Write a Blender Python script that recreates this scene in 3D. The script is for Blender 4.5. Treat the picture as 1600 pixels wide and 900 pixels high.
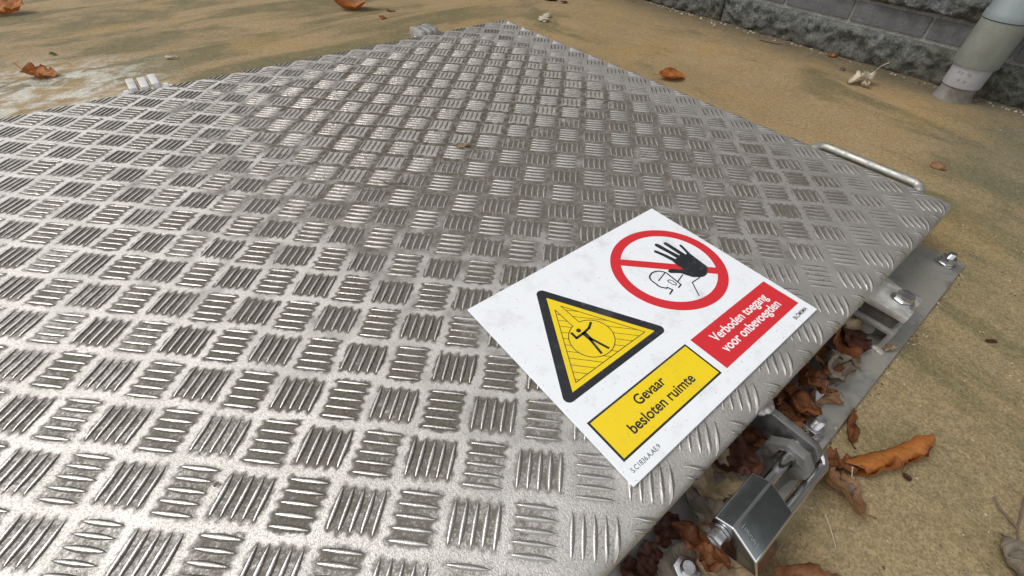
import bpy, bmesh, math, random
from math import sin, cos, pi, sqrt, radians, atan2
from mathutils import Vector, Matrix, Euler, noise as mnoise

for o in list(bpy.data.objects):
    bpy.data.objects.remove(o)
scene = bpy.context.scene
COL = scene.collection
rnd = random.Random(7)

# ------------------------------------------------------------------ camera
cd = bpy.data.cameras.new('camera')
cam = bpy.data.objects.new('camera', cd)
COL.objects.link(cam)
RIGHT = Vector((0.7715714, -0.6353779, 0.0311852))
DOWN = Vector((-0.4437672, -0.5727181, -0.6892493))
FWD = Vector((0.4557941, 0.5179661, -0.7238528))
CAMPOS = Vector((-0.032267, -0.082991, 0.301992))
FPX = 682.115
m = Matrix((RIGHT, -DOWN, -FWD)).transposed().to_4x4()
m.translation = CAMPOS
cam.matrix_world = m
cd.sensor_width = 36.0
cd.lens = FPX / 1600.0 * 36.0
cd.shift_x = -33.67 / 1600.0
cd.shift_y = 8.07 / 1600.0
cd.clip_start = 0.01
cd.clip_end = 500.0
scene.camera = cam

# ------------------------------------------------------------------ sky and sun (bright overcast)
SUN_EL = radians(52)
SUN_DIR = Vector((-0.80, 0.60, 0.0)).normalized() * cos(SUN_EL) + Vector((0, 0, sin(SUN_EL)))
world = bpy.data.worlds.new('World')
scene.world = world
world.use_nodes = True
wt = world.node_tree
wt.nodes.clear()
wo = wt.nodes.new('ShaderNodeOutputWorld')
bg = wt.nodes.new('ShaderNodeBackground')
bg.inputs['Strength'].default_value = 0.12
sky = wt.nodes.new('ShaderNodeTexSky')
sky.sky_type = 'NISHITA'
sky.sun_disc = False
sky.sun_elevation = SUN_EL
sky.sun_rotation = atan2(SUN_DIR.x, SUN_DIR.y)
sky.air_density = 1.0
sky.dust_density = 3.0
tc = wt.nodes.new('ShaderNodeTexCoord')
nz = wt.nodes.new('ShaderNodeTexNoise')
nz.inputs['Scale'].default_value = 1.6
nz.inputs['Detail'].default_value = 4.0
cr = wt.nodes.new('ShaderNodeValToRGB')
cr.color_ramp.elements[0].position = 0.3
cr.color_ramp.elements[0].color = (6.2, 6.5, 6.9, 1)
cr.color_ramp.elements[1].position = 0.7
cr.color_ramp.elements[1].color = (9.6, 9.5, 9.35, 1)
mixw = wt.nodes.new('ShaderNodeMix')
mixw.data_type = 'RGBA'
mixw.inputs[0].default_value = 0.86
wt.links.new(tc.outputs['Generated'], nz.inputs['Vector'])
wt.links.new(nz.outputs['Fac'], cr.inputs['Fac'])
wt.links.new(sky.outputs['Color'], mixw.inputs[6])
wt.links.new(cr.outputs['Color'], mixw.inputs[7])
wt.links.new(mixw.outputs[2], bg.inputs['Color'])
wt.links.new(bg.outputs[0], wo.inputs['Surface'])

sd = bpy.data.lights.new('sun', 'SUN')
sd.energy = 1.4
sd.angle = radians(24)
sd.color = (1.0, 0.965, 0.91)
sun = bpy.data.objects.new('sun', sd)
COL.objects.link(sun)
sun.rotation_euler = (-SUN_DIR).to_track_quat('-Z', 'Y').to_euler()
sun.location = (-2, 2, 4)

scene.view_settings.view_transform = 'Standard'
scene.view_settings.look = 'None'
scene.view_settings.exposure = 0.24
scene.view_settings.gamma = 1.0
scene.view_settings.use_curve_mapping = False

# ------------------------------------------------------------------ helpers
def link(o):
    COL.objects.link(o)
    return o

def tag(o, label=None, cat=None, group=None, kind=None):
    if label: o['label'] = label
    if cat: o['category'] = cat
    if group: o['group'] = group
    if kind: o['kind'] = kind
    return o

def empty(name, loc=(0, 0, 0)):
    o = bpy.data.objects.new(name, None)
    o.location = loc
    o.empty_display_size = 0.02
    return link(o)

def setparent(o, parent):
    if parent is not None:
        o.parent = parent
        # every thing root is only translated, so the inverse is a shift
        r = parent
        off = Vector((0, 0, 0))
        while r is not None:
            off += Vector(r.location)
            r = r.parent
        o.location = Vector(o.location) - off
    return o

def mesh_obj(name, verts, faces, mat, parent=None, smooth=False, loc=(0, 0, 0)):
    me = bpy.data.meshes.new(name)
    me.from_pydata([tuple(v) for v in verts], [], faces)
    me.update()
    if mat: me.materials.append(mat)
    if smooth:
        me.polygons.foreach_set('use_smooth', [True] * len(me.polygons))
    o = bpy.data.objects.new(name, me)
    o.location = loc
    link(o)
    return setparent(o, parent)

def bm_obj(name, bm, mat, parent=None, smooth=False, loc=(0, 0, 0), bevel=0.0, seg=2):
    if bevel > 0:
        bmesh.ops.remove_doubles(bm, verts=bm.verts, dist=1e-6)
        es = [e for e in bm.edges if len(e.link_faces) == 2 and e.calc_face_angle(0) > 0.5]
        bmesh.ops.bevel(bm, geom=es, offset=bevel, segments=seg, affect='EDGES', profile=0.6)
    bmesh.ops.recalc_face_normals(bm, faces=bm.faces)
    me = bpy.data.meshes.new(name)
    bm.to_mesh(me)
    bm.free()
    if mat: me.materials.append(mat)
    if smooth:
        me.polygons.foreach_set('use_smooth', [True] * len(me.polygons))
        try:
            me.set_sharp_from_angle(angle=radians(40))
        except Exception:
            pass
    o = bpy.data.objects.new(name, me)
    o.location = loc
    link(o)
    return setparent(o, parent)

def add_box(bm, x0, x1, y0, y1, z0, z1):
    vs = [bm.verts.new(p) for p in ((x0, y0, z0), (x1, y0, z0), (x1, y1, z0), (x0, y1, z0),
                                    (x0, y0, z1), (x1, y0, z1), (x1, y1, z1), (x0, y1, z1))]
    for f in ((0, 3, 2, 1), (4, 5, 6, 7), (0, 1, 5, 4), (1, 2, 6, 5), (2, 3, 7, 6), (3, 0, 4, 7)):
        bm.faces.new([vs[i] for i in f])
    return vs

def add_prism(bm, poly, axis, a, b):
    """extrude a 2-D polygon along an axis: 'x' polygon is (y,z), 'z' polygon is (x,y)"""
    def P(p, t):
        return (t, p[0], p[1]) if axis == 'x' else ((p[0], t, p[1]) if axis == 'y' else (p[0], p[1], t))
    lo = [bm.verts.new(P(p, a)) for p in poly]
    hi = [bm.verts.new(P(p, b)) for p in poly]
    n = len(poly)
    bm.faces.new(lo[::-1])
    bm.faces.new(hi)
    for i in range(n):
        bm.faces.new((lo[i], lo[(i + 1) % n], hi[(i + 1) % n], hi[i]))

def ngon(n, r, c=(0, 0), a0=0.0):
    return [(c[0] + r * cos(a0 + 2 * pi * i / n), c[1] + r * sin(a0 + 2 * pi * i / n)) for i in range(n)]

def tube(bm, pts, r, n=14, cap=True):
    pts = [Vector(p) for p in pts]
    rad = r if isinstance(r, (list, tuple)) else [r] * len(pts)
    rings = []
    prev = None
    for i, p in enumerate(pts):
        t = (pts[min(i + 1, len(pts) - 1)] - pts[max(i - 1, 0)]).normalized()
        if prev is None:
            up = Vector((0, 0, 1)) if abs(t.z) < 0.9 else Vector((1, 0, 0))
            a = t.cross(up).normalized()
        else:
            a = (prev - t * prev.dot(t)).normalized()
        prev = a
        b = t.cross(a)
        rings.append([bm.verts.new(p + (a * cos(2 * pi * k / n) + b * sin(2 * pi * k / n)) * rad[i]) for k in range(n)])
    for i in range(len(rings) - 1):
        for k in range(n):
            bm.faces.new((rings[i][k], rings[i][(k + 1) % n], rings[i + 1][(k + 1) % n], rings[i + 1][k]))
    if cap:
        bm.faces.new(rings[0][::-1])
        bm.faces.new(rings[-1])

def lathe(bm, prof, n=40, c=(0, 0)):
    rings = [[bm.verts.new((c[0] + r * cos(2 * pi * k / n), c[1] + r * sin(2 * pi * k / n), z)) for k in range(n)] for r, z in prof]
    for i in range(len(rings) - 1):
        for k in range(n):
            bm.faces.new((rings[i][k], rings[i][(k + 1) % n], rings[i + 1][(k + 1) % n], rings[i + 1][k]))

# ------------------------------------------------------------------ material helpers
class NT:
    def __init__(s, name):
        s.m = bpy.data.materials.new(name)
        s.m.use_nodes = True
        s.t = s.m.node_tree
        s.b = s.t.nodes['Principled BSDF']
        s.out = s.t.nodes['Material Output']
        s._pos = None
    def n(s, typ, **kw):
        nd = s.t.nodes.new(typ)
        for k, v in kw.items(): setattr(nd, k, v)
        return nd
    def l(s, a, b): s.t.links.new(a, b)
    def pos(s):
        if s._pos is None:
            s._pos = s.n('ShaderNodeNewGeometry').outputs['Position']
        return s._pos
    def math(s, op, a, b=None, c=None):
        nd = s.n('ShaderNodeMath', operation=op)
        for i, v in enumerate((a, b, c)):
            if v is None: continue
            if isinstance(v, (int, float)): nd.inputs[i].default_value = v
            else: s.l(v, nd.inputs[i])
        return nd.outputs[0]
    def sep(s, v):
        nd = s.n('ShaderNodeSeparateXYZ'); s.l(v, nd.inputs[0])
        return nd.outputs
    def comb(s, x, y, z):
        nd = s.n('ShaderNodeCombineXYZ')
        for i, v in enumerate((x, y, z)):
            if isinstance(v, (int, float)): nd.inputs[i].default_value = v
            else: s.l(v, nd.inputs[i])
        return nd.outputs[0]
    def noise(s, vec, scale, detail=3.0, rough=0.55, dist=0.0):
        nd = s.n('ShaderNodeTexNoise')
        nd.inputs['Scale'].default_value = scale
        nd.inputs['Detail'].default_value = detail
        nd.inputs['Roughness'].default_value = rough
        nd.inputs['Distortion'].default_value = dist
        s.l(vec, nd.inputs['Vector'])
        return nd.outputs['Fac']
    def ramp(s, fac, lo, hi, a=0.0, b=1.0):
        nd = s.n('ShaderNodeMapRange', interpolation_type='SMOOTHSTEP')
        s.l(fac, nd.inputs[0])
        nd.inputs[1].default_value = lo; nd.inputs[2].default_value = hi
        nd.inputs[3].default_value = a; nd.inputs[4].default_value = b
        return nd.outputs[0]
    def mix(s, fac, a, b):
        nd = s.n('ShaderNodeMix', data_type='RGBA')
        if isinstance(fac, (int, float)): nd.inputs[0].default_value = fac
        else: s.l(fac, nd.inputs[0])
        for i, v in ((6, a), (7, b)):
            if isinstance(v, (tuple, list)): nd.inputs[i].default_value = (*v[:3], 1)
            else: s.l(v, nd.inputs[i])
        return nd.outputs[2]
    def mixf(s, fac, a, b):
        nd = s.n('ShaderNodeMix', data_type='FLOAT')
        s.l(fac, nd.inputs[0])
        for i, v in ((2, a), (3, b)):
            if isinstance(v, (int, float)): nd.inputs[i].default_value = v
            else: s.l(v, nd.inputs[i])
        return nd.outputs[0]
    def set(s, name, v):
        i = s.b.inputs[name]
        if isinstance(v, (int, float)): i.default_value = v
        elif isinstance(v, (tuple, list)): i.default_value = (*v[:3], 1)
        else: s.l(v, i)
    def bump(s, h, strength, dist):
        nd = s.n('ShaderNodeBump')
        nd.inputs['Strength'].default_value = strength
        nd.inputs['Distance'].default_value = dist
        s.l(h, nd.inputs['Height'])
        s.l(nd.outputs[0], s.b.inputs['Normal'])

PITCH = 0.038
SQ = sqrt(2.0)

def tread_material(name, bars):
    t = NT(name)
    p = t.pos()
    x, y, z = t.sep(p)
    # lattice coordinates of the five-bar pattern
    u = t.math('DIVIDE', t.math('SUBTRACT', x, y), SQ * PITCH)
    v = t.math('DIVIDE', t.math('ADD', x, y), SQ * PITCH)
    ru, rv = t.math('ROUND', u), t.math('ROUND', v)
    du = t.math('ABSOLUTE', t.math('SUBTRACT', u, ru))
    dv = t.math('ABSOLUTE', t.math('SUBTRACT', v, rv))
    odd = t.math('FLOORED_MODULO', t.math('ADD', ru, rv), 2.0)
    across = t.mixf(odd, du, dv)
    along = t.mixf(odd, dv, du)
    wn = t.n('ShaderNodeTexWhiteNoise', noise_dimensions='2D')
    t.l(t.comb(ru, rv, 0.0), wn.inputs['Vector'])
    cellrand = wn.outputs['Value']
    nfine = t.noise(p, 420, 4, 0.7)
    nmid2 = t.noise(p, 110, 4, 0.65)
    nmid = t.noise(p, 26, 4, 0.6)
    nbig = t.noise(p, 5.5, 3, 0.55)
    wob = t.math('MULTIPLY', t.math('SUBTRACT', nmid2, 0.5), 0.34)
    ext = t.math('ADD', 0.372, t.math('MULTIPLY', t.math('COSINE', t.math('MULTIPLY', across, 2 * pi / 0.19)), 0.028))
    m1 = t.ramp(t.math('ADD', t.math('SUBTRACT', along, ext), wob), -0.05, 0.06, 1.0, 0.0)
    m2 = t.ramp(t.math('ADD', across, wob), 0.41, 0.49, 1.0, 0.0)
    cell = t.math('MULTIPLY', m1, m2)
    # dirt is heaviest in the middle of the lid, scuffed away along the front and right edges
    front = t.ramp(t.math('ADD', y, t.math('MULTIPLY', nmid, 0.06)), -0.03, 0.10, 0.35, 1.0)
    right = t.ramp(t.math('ADD', x, t.math('MULTIPLY', t.math('SUBTRACT', 0.5, nmid), 0.16)), 0.56, 0.70, 1.0, 0.05)
    left = t.ramp(x, -0.22, 0.04, 0.60, 1.0)
    near = t.ramp(t.math('ADD', y, t.math('MULTIPLY', x, 0.3)), 0.02, 0.25, 0.80, 1.0)
    zone = t.math('MULTIPLY', t.math('MULTIPLY', front, right), t.math('MULTIPLY', left, near))
    amount = t.math('MULTIPLY', zone, t.math('ADD', 0.66, t.math('ADD', t.math('MULTIPLY', cellrand, 0.30), t.math('MULTIPLY', t.math('SUBTRACT', nmid, 0.5), 1.0))))
    gr = t.math('ADD', amount, t.math('ADD', t.math('MULTIPLY', t.math('SUBTRACT', nfine, 0.5), 1.0), t.math('MULTIPLY', t.math('SUBTRACT', nmid2, 0.5), 0.7)))
    # brown stain plus painted-in dark wall reflection over the far half
    dx = t.math('SUBTRACT', x, 0.38); dy = t.math('SUBTRACT', y, 0.50)
    r2 = t.math('ADD', t.math('MULTIPLY', t.math('MULTIPLY', dx, dx), 6.0), t.math('MULTIPLY', t.math('MULTIPLY', dy, dy), 4.4))
    rr = t.math('ADD', t.math('SQRT', r2), t.math('MULTIPLY', t.math('SUBTRACT', t.math('ADD', t.math('MULTIPLY', nbig, 0.5), t.math('MULTIPLY', nmid, 0.5)), 0.5), 2.4))
    film = t.ramp(rr, 0.62, 1.22, 1.0, 0.0)
    film = t.math('MULTIPLY', film, t.ramp(nmid2, 0.25, 0.65, 0.65, 1.0))
    film = t.math('MULTIPLY', film, t.math('MULTIPLY', t.ramp(x, 0.55, 0.66, 1.0, 0.10), t.ramp(y, 0.80, 0.855, 1.0, 0.25)))
    farm = t.ramp(t.math('ADD', y, t.math('MULTIPLY', nmid, 0.12)), 0.34, 0.52)
    fz = t.math('MULTIPLY', film, farm)
    clean = t.ramp(fz, 0.45, 0.9, 1.0, 0.12)
    groove = t.math('MULTIPLY', t.math('MULTIPLY', cell, t.ramp(gr, 0.12, 0.62)), clean)
    # far recesses show pale oxide, the lands keep the painted dark film
    tight = t.math('MULTIPLY', t.ramp(t.math('ADD', along, wob), 0.33, 0.40, 1.0, 0.0), t.ramp(t.math('ADD', across, wob), 0.38, 0.45, 1.0, 0.0))
    tight = t.math('MULTIPLY', tight, t.mixf(odd, 1.0, 0.42))
    pale = t.math('MULTIPLY', t.math('MULTIPLY', tight, t.ramp(fz, 0.45, 0.9)), t.ramp(t.math('ADD', t.math('MULTIPLY', nfine, 0.5), t.math('MULTIPLY', nmid2, 0.5)), 0.40, 0.58))
    filmland = t.math('MULTIPLY', film, t.math('SUBTRACT', 1.0, t.math('MULTIPLY', tight, 0.50)))
    metal = t.mix(t.ramp(nmid, 0.3, 0.7), (0.53, 0.51, 0.48), (0.67, 0.645, 0.61))
    if bars:
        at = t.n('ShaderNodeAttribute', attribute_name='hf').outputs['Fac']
        # crests stay bright, foot grime plus dark reflections painted onto the flanks
        flank_dark = t.ramp(t.math('ADD', at, t.math('MULTIPLY', t.math('SUBTRACT', nfine, 0.5), 0.7)), 0.55, 0.95, 1.0, 0.0)
        grime = t.math('MULTIPLY', flank_dark, t.math('ADD', 0.78, t.math('MULTIPLY', zone, 0.17)))
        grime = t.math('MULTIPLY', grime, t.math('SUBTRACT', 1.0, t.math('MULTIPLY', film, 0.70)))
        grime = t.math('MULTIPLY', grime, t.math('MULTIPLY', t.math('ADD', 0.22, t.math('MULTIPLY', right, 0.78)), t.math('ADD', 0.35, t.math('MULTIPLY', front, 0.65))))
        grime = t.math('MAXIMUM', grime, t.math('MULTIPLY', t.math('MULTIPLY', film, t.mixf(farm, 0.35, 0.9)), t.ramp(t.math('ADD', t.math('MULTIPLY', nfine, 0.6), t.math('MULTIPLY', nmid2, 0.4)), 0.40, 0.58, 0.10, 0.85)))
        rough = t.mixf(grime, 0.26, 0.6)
    else:
        grime = t.math('MAXIMUM', t.math('MULTIPLY', groove, 0.86), t.math('MULTIPLY', filmland, t.mixf(farm, 0.88, 0.97)))
        speck = t.ramp(t.noise(p, 620, 3, 0.7), 0.47, 0.68)
        grime = t.math('MAXIMUM', grime, t.math('MULTIPLY', speck, t.math('ADD', 0.36, t.math('MULTIPLY', cell, 0.4))))
        rough = t.mixf(grime, t.mixf(nfine, 0.45, 0.62), 0.74)
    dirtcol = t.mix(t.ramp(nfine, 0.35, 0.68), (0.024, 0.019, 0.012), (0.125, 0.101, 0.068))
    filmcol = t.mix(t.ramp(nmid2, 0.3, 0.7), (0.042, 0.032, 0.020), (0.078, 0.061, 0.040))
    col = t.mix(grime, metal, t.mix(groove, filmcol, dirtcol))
    if not bars: col = t.mix(t.math('MULTIPLY', pale, 0.65), col, (0.46, 0.435, 0.38))
    t.set('Base Color', col)
    t.set('Metallic', t.mixf(grime, 1.0, 0.0) if bars else t.math('MULTIPLY', t.mixf(grime, 1.0, 0.0), t.math('SUBTRACT', 1.0, t.math('MULTIPLY', pale, 0.75))))
    t.set('Roughness', rough)
    t.set('Specular IOR Level', t.mixf(grime, 0.4, 0.10))
    h = t.math('ADD', t.math('MULTIPLY', t.noise(p, 1100, 3, 0.6), 0.7), nfine)
    t.bump(h, 0.75 if not bars else 0.35, 0.0006)
    return t.m

def metal_material(name, col, rough, dirt=0.0, dirtcol=(0.16, 0.13, 0.10), grain=120, bump=0.25):
    t = NT(name)
    p = t.pos()
    n1 = t.noise(p, grain, 5, 0.65)
    n2 = t.noise(p, 22, 4, 0.6)
    f = t.math('MULTIPLY', t.ramp(t.math('ADD', t.math('MULTIPLY', n1, 0.5), t.math('MULTIPLY', n2, 0.5)), 0.42, 0.66), dirt)
    c = t.mix(n2, tuple(v * 0.86 for v in col), tuple(min(1, v * 1.1) for v in col))
    t.set('Base Color', t.mix(f, c, dirtcol))
    t.set('Metallic', t.mixf(f, 1.0, 0.05))
    t.set('Roughness', t.mixf(f, t.mixf(n1, rough * 0.8, rough * 1.25), 0.8))
    t.bump(t.math('ADD', n1, t.math('MULTIPLY', t.noise(p, 700, 2, 0.5), 0.4)), bump, 0.0006)
    return t.m

def paint_material(name, col, rough=0.45, speck=0.25, speckcol=(0.12, 0.10, 0.08)):
    t = NT(name)
    p = t.pos()
    s1 = t.ramp(t.noise(p, 330, 2, 0.5), 0.66, 0.74)
    s2 = t.ramp(t.noise(p, 45, 5, 0.7), 0.48, 0.75)
    f = t.math('MULTIPLY', t.math('MAXIMUM', s1, t.math('MULTIPLY', s2, 0.45)), speck)
    t.set('Base Color', t.mix(f, col, speckcol))
    t.set('Roughness', t.mixf(f, rough, 0.8))
    t.bump(t.noise(p, 1300, 2, 0.5), 0.06, 0.0003)
    return t.m

MAT = {}
MAT['tread'] = tread_material('tread_plate_aluminium', False)
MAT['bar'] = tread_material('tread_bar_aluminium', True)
MAT['galv'] = metal_material('dull_galvanised_steel', (0.42, 0.41, 0.385), 0.64, 0.9, (0.225, 0.208, 0.165), 70, 0.15)
MAT['alu'] = metal_material('cast_aluminium', (0.62, 0.61, 0.595), 0.42, 0.4)
MAT['handle'] = metal_material('matt_aluminium_tube', (0.48, 0.475, 0.44), 0.48, 0.45, (0.20, 0.175, 0.13), 160)
MAT['weld'] = metal_material('dull_weld', (0.50, 0.49, 0.47), 0.55, 0.5, (0.17, 0.15, 0.12), 260, 0.5)
MAT['bracket'] = metal_material('dusty_aluminium_bracket', (0.62, 0.61, 0.58), 0.55, 0.9, (0.48, 0.465, 0.42), 60, 0.2)
MAT['staple'] = metal_material('dull_cast_staple', (0.27, 0.265, 0.255), 0.5, 0.5, (0.10, 0.09, 0.08))
MAT['alu_dark'] = metal_material('weathered_aluminium', (0.46, 0.45, 0.43), 0.46, 0.55, (0.15, 0.13, 0.11))
MAT['steel'] = metal_material('bright_zinc_steel', (0.62, 0.62, 0.63), 0.25, 0.12)
MAT['chrome'] = metal_material('polished_shackle_steel', (0.74, 0.74, 0.76), 0.12, 0.03, grain=60, bump=0.05)
MAT['lock'] = metal_material('satin_padlock_chrome', (0.26, 0.29, 0.295), 0.20, 0.04, (0.12, 0.12, 0.11), grain=200, bump=0.05)
MAT['engrave'] = metal_material('engraved_marks', (0.72, 0.74, 0.74), 0.4)
MAT['rust'] = metal_material('dark_frame_steel', (0.14, 0.13, 0.12), 0.6, 0.8, (0.06, 0.05, 0.04))
MAT['white'] = paint_material('sign_white', (0.78, 0.80, 0.83), 0.38, 0.42)
MAT['red'] = paint_material('sign_red', (0.60, 0.026, 0.034), 0.42, 0.14)
MAT['yellow'] = paint_material('sign_yellow', (0.80, 0.58, 0.012), 0.42, 0.30)
MAT['black'] = paint_material('sign_black', (0.018, 0.02, 0.024), 0.42, 0.45, (0.20, 0.20, 0.20))
MAT['whitetext'] = paint_material('sign_lettering_white', (0.80, 0.81, 0.82), 0.4, 0.15)

# ------------------------------------------------------------------ ground
ZG = -0.074
def ground_material():
    t = NT('stained_concrete')
    p = t.pos()
    x, y, z = t.sep(p)
    # rain marks ring the lid: stretched along its sides
    far = t.ramp(t.math('SUBTRACT', t.math('SUBTRACT', y, x), 0.0), 0.0, 0.5)
    va = t.comb(t.math('MULTIPLY', x, 1.5), t.math('MULTIPLY', y, 5.0), 0.0)
    vb = t.comb(t.math('MULTIPLY', x, 4.4), t.math('MULTIPLY', y, 1.9), 3.0)
    sa = t.noise(va, 1.5, 6, 0.62, 0.5)
    sb = t.noise(vb, 1.3, 6, 0.62, 0.6)
    st = t.mixf(far, sb, sa)
    n0 = t.noise(p, 2.6, 6, 0.6)
    n1 = t.noise(p, 14, 6, 0.65)
    n2 = t.noise(p, 130, 5, 0.7)
    n3 = t.noise(p, 480, 4, 0.7)
    base = t.mix(t.ramp(n0, 0.3, 0.7), (0.315, 0.218, 0.110), (0.258, 0.183, 0.093))
    base = t.mix(t.ramp(n1, 0.35, 0.75, 0.0, 0.45), base, (0.325, 0.248, 0.143))
    # the ground in front of the lid is greyer
    grey = t.ramp(t.math('ADD', y, t.math('MULTIPLY', n0, 0.12)), 0.16, -0.12, 0.0, 1.0)
    grey = t.math('MULTIPLY', grey, t.ramp(t.noise(p, 7, 5, 0.65), 0.25, 0.75, 0.45, 0.95))
    base = t.mix(grey, base, (0.245, 0.196, 0.105))
    algae = t.ramp(st, 0.48, 0.62)
    algae = t.math('MAXIMUM', algae, t.math('MULTIPLY', far, t.ramp(sa, 0.42, 0.56, 0.0, 0.95)))
    algae = t.math('MULTIPLY', algae, t.ramp(n1, 0.25, 0.6, 0.4, 0.85))
    algae = t.math('MULTIPLY', algae, t.mixf(far, 0.95, 1.0))
    base = t.mix(algae, base, (0.118, 0.108, 0.052))
    # ochre patches
    och = t.math('MULTIPLY', t.ramp(t.noise(p, 4.3, 4, 0.6), 0.55, 0.72), 0.5)
    base = t.mix(och, base, (0.34, 0.22, 0.075))
    # chalky streaks by the hinge
    hx = t.math('SUBTRACT', x, -0.24); hy = t.math('SUBTRACT', y, 1.17)
    hr = t.math('SQRT', t.math('ADD', t.math('MULTIPLY', t.math('MULTIPLY', hx, hx), 14), t.math('MULTIPLY', t.math('MULTIPLY', hy, hy), 16)))
    chalkv = t.comb(t.math('MULTIPLY', x, 22.0), t.math('MULTIPLY', y, 30.0), 0.0)
    chalk = t.math('MULTIPLY', t.ramp(t.noise(chalkv, 1.0, 5, 0.65, 0.4), 0.40, 0.62), t.ramp(hr, 0.40, 1.15, 0.85, 0.0))
    base = t.mix(chalk, base, (0.52, 0.51, 0.45))
    # grime in front of the wall
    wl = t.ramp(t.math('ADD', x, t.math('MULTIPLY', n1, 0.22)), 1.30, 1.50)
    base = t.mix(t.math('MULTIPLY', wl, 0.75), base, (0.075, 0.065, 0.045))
    right_tone = t.ramp(t.math('ADD', t.math('ADD', t.math('MULTIPLY', x, 0.5), t.math('MULTIPLY', y, -1.6)), t.math('MULTIPLY', n0, 0.7)), 0.72, 1.05)  # ground turns darker and greyer towards the near right
    right_tone = t.math('MULTIPLY', right_tone, t.ramp(x, 0.75, 1.0))
    base = t.mix(t.math('MULTIPLY', right_tone, 0.5), base, (0.135, 0.125, 0.090))
    speck = t.ramp(n2, 0.3, 0.7, 0.86, 1.14)
    grain = t.ramp(n3, 0.3, 0.7, 0.66, 1.36)
    k = t.math('MULTIPLY', speck, grain)
    sc = t.n('ShaderNodeVectorMath', operation='SCALE')
    t.l(base, sc.inputs[0]); t.l(k, sc.inputs['Scale'])
    t.set('Base Color', sc.outputs[0])
    t.set('Roughness', t.ramp(n1, 0.3, 0.7, 0.72, 0.92))
    t.b.inputs['Specular IOR Level'].default_value = 0.3
    t.bump(t.math('ADD', t.math('MULTIPLY', n3, 0.5), n2), 0.45, 0.0016)
    return t.m
MAT['ground'] = ground_material()
gv, gf = [], []
xs = [-60, -20, -6, -2] + [-1 + 0.1 * i for i in range(31)] + [4, 8, 20, 60]
N = len(xs)
for yy in xs:
    for xx in xs:
        zz = ZG + 0.004 * mnoise.noise(Vector((xx * 1.7, yy * 1.7, 0))) if (abs(xx) < 2.5 and abs(yy) < 2.5) else ZG
        if -0.4 < xx < 0.85 and -0.4 < yy < 1.1: zz = ZG
        gv.append((xx, yy, zz))
for j in range(N - 1):
    for i in range(N - 1):
        a = j * N + i
        gf.append((a, a + 1, a + N + 1, a + N))
ground = mesh_obj('ground', gv, gf, MAT['ground'], smooth=True)
tag(ground, 'brown stained concrete ground around the metal hatch', kind='structure')

# ------------------------------------------------------------------ stone wall
def stone_material(name, dark, light, bumpd, moss):
    t = NT(name)
    p = t.pos()
    x, y, z = t.sep(p)
    n1 = t.noise(p, 38, 6, 0.7)
    n2 = t.noise(p, 190, 5, 0.7)
    n0 = t.noise(p, 9, 4, 0.6)
    oi = t.n('ShaderNodeObjectInfo').outputs['Random']
    c = t.mix(t.ramp(t.math('ADD', t.math('MULTIPLY', n1, 0.45), t.math('MULTIPLY', n2, 0.55)), 0.36, 0.64), dark, light)
    c = t.mix(t.math('MULTIPLY', oi, 0.35), c, tuple(v * 0.6 for v in dark))
    if moss:
        mo = t.math('MULTIPLY', t.ramp(n0, 0.38, 0.62), 0.7)
        c = t.mix(t.math('MULTIPLY', mo, 0.7), c, (0.120, 0.118, 0.075))
        lo = t.math('MULTIPLY', t.ramp(t.math('ADD', z, t.math('MULTIPLY', n1, 0.05)), -0.045, -0.005, 1.0, 0.0), 0.75)
        c = t.mix(t.math('MULTIPLY', lo, 0.7), c, (0.085, 0.072, 0.046))
        pale = t.math('MULTIPLY', t.ramp(n2, 0.58, 0.72), 0.5)
        c = t.mix(pale, c, (0.34, 0.34, 0.31))
    t.set('Base Color', c)
    t.set('Roughness', 0.88)
    t.b.inputs['Specular IOR Level'].default_value = 0.3
    t.bump(t.math('ADD', n1, t.math('MULTIPLY', n2, 1.0)), 1.0, bumpd)
    return t.m
MAT['rock'] = stone_material('rock_faced_stone', (0.060, 0.064, 0.062), (0.235, 0.240, 0.228), 0.006, True)
MAT['brick'] = stone_material('smooth_grey_brick', (0.105, 0.105, 0.108), (0.160, 0.158, 0.158), 0.0016, False)
MAT['mortar'] = stone_material('grey_mortar', (0.20, 0.195, 0.18), (0.36, 0.35, 0.32), 0.003, False)

XW = 1.398
wall = empty('stone_wall', (XW, 0.6, ZG))
tag(wall, 'dark grey stone and brick wall rising beyond the concrete', 'wall')
bm = bmesh.new()
add_box(bm, XW + 0.004, XW + 0.30, -3.0, 9.0, ZG - 0.1, 0.52)
bm_obj('mortar_bed', bm, MAT['mortar'], wall)

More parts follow.
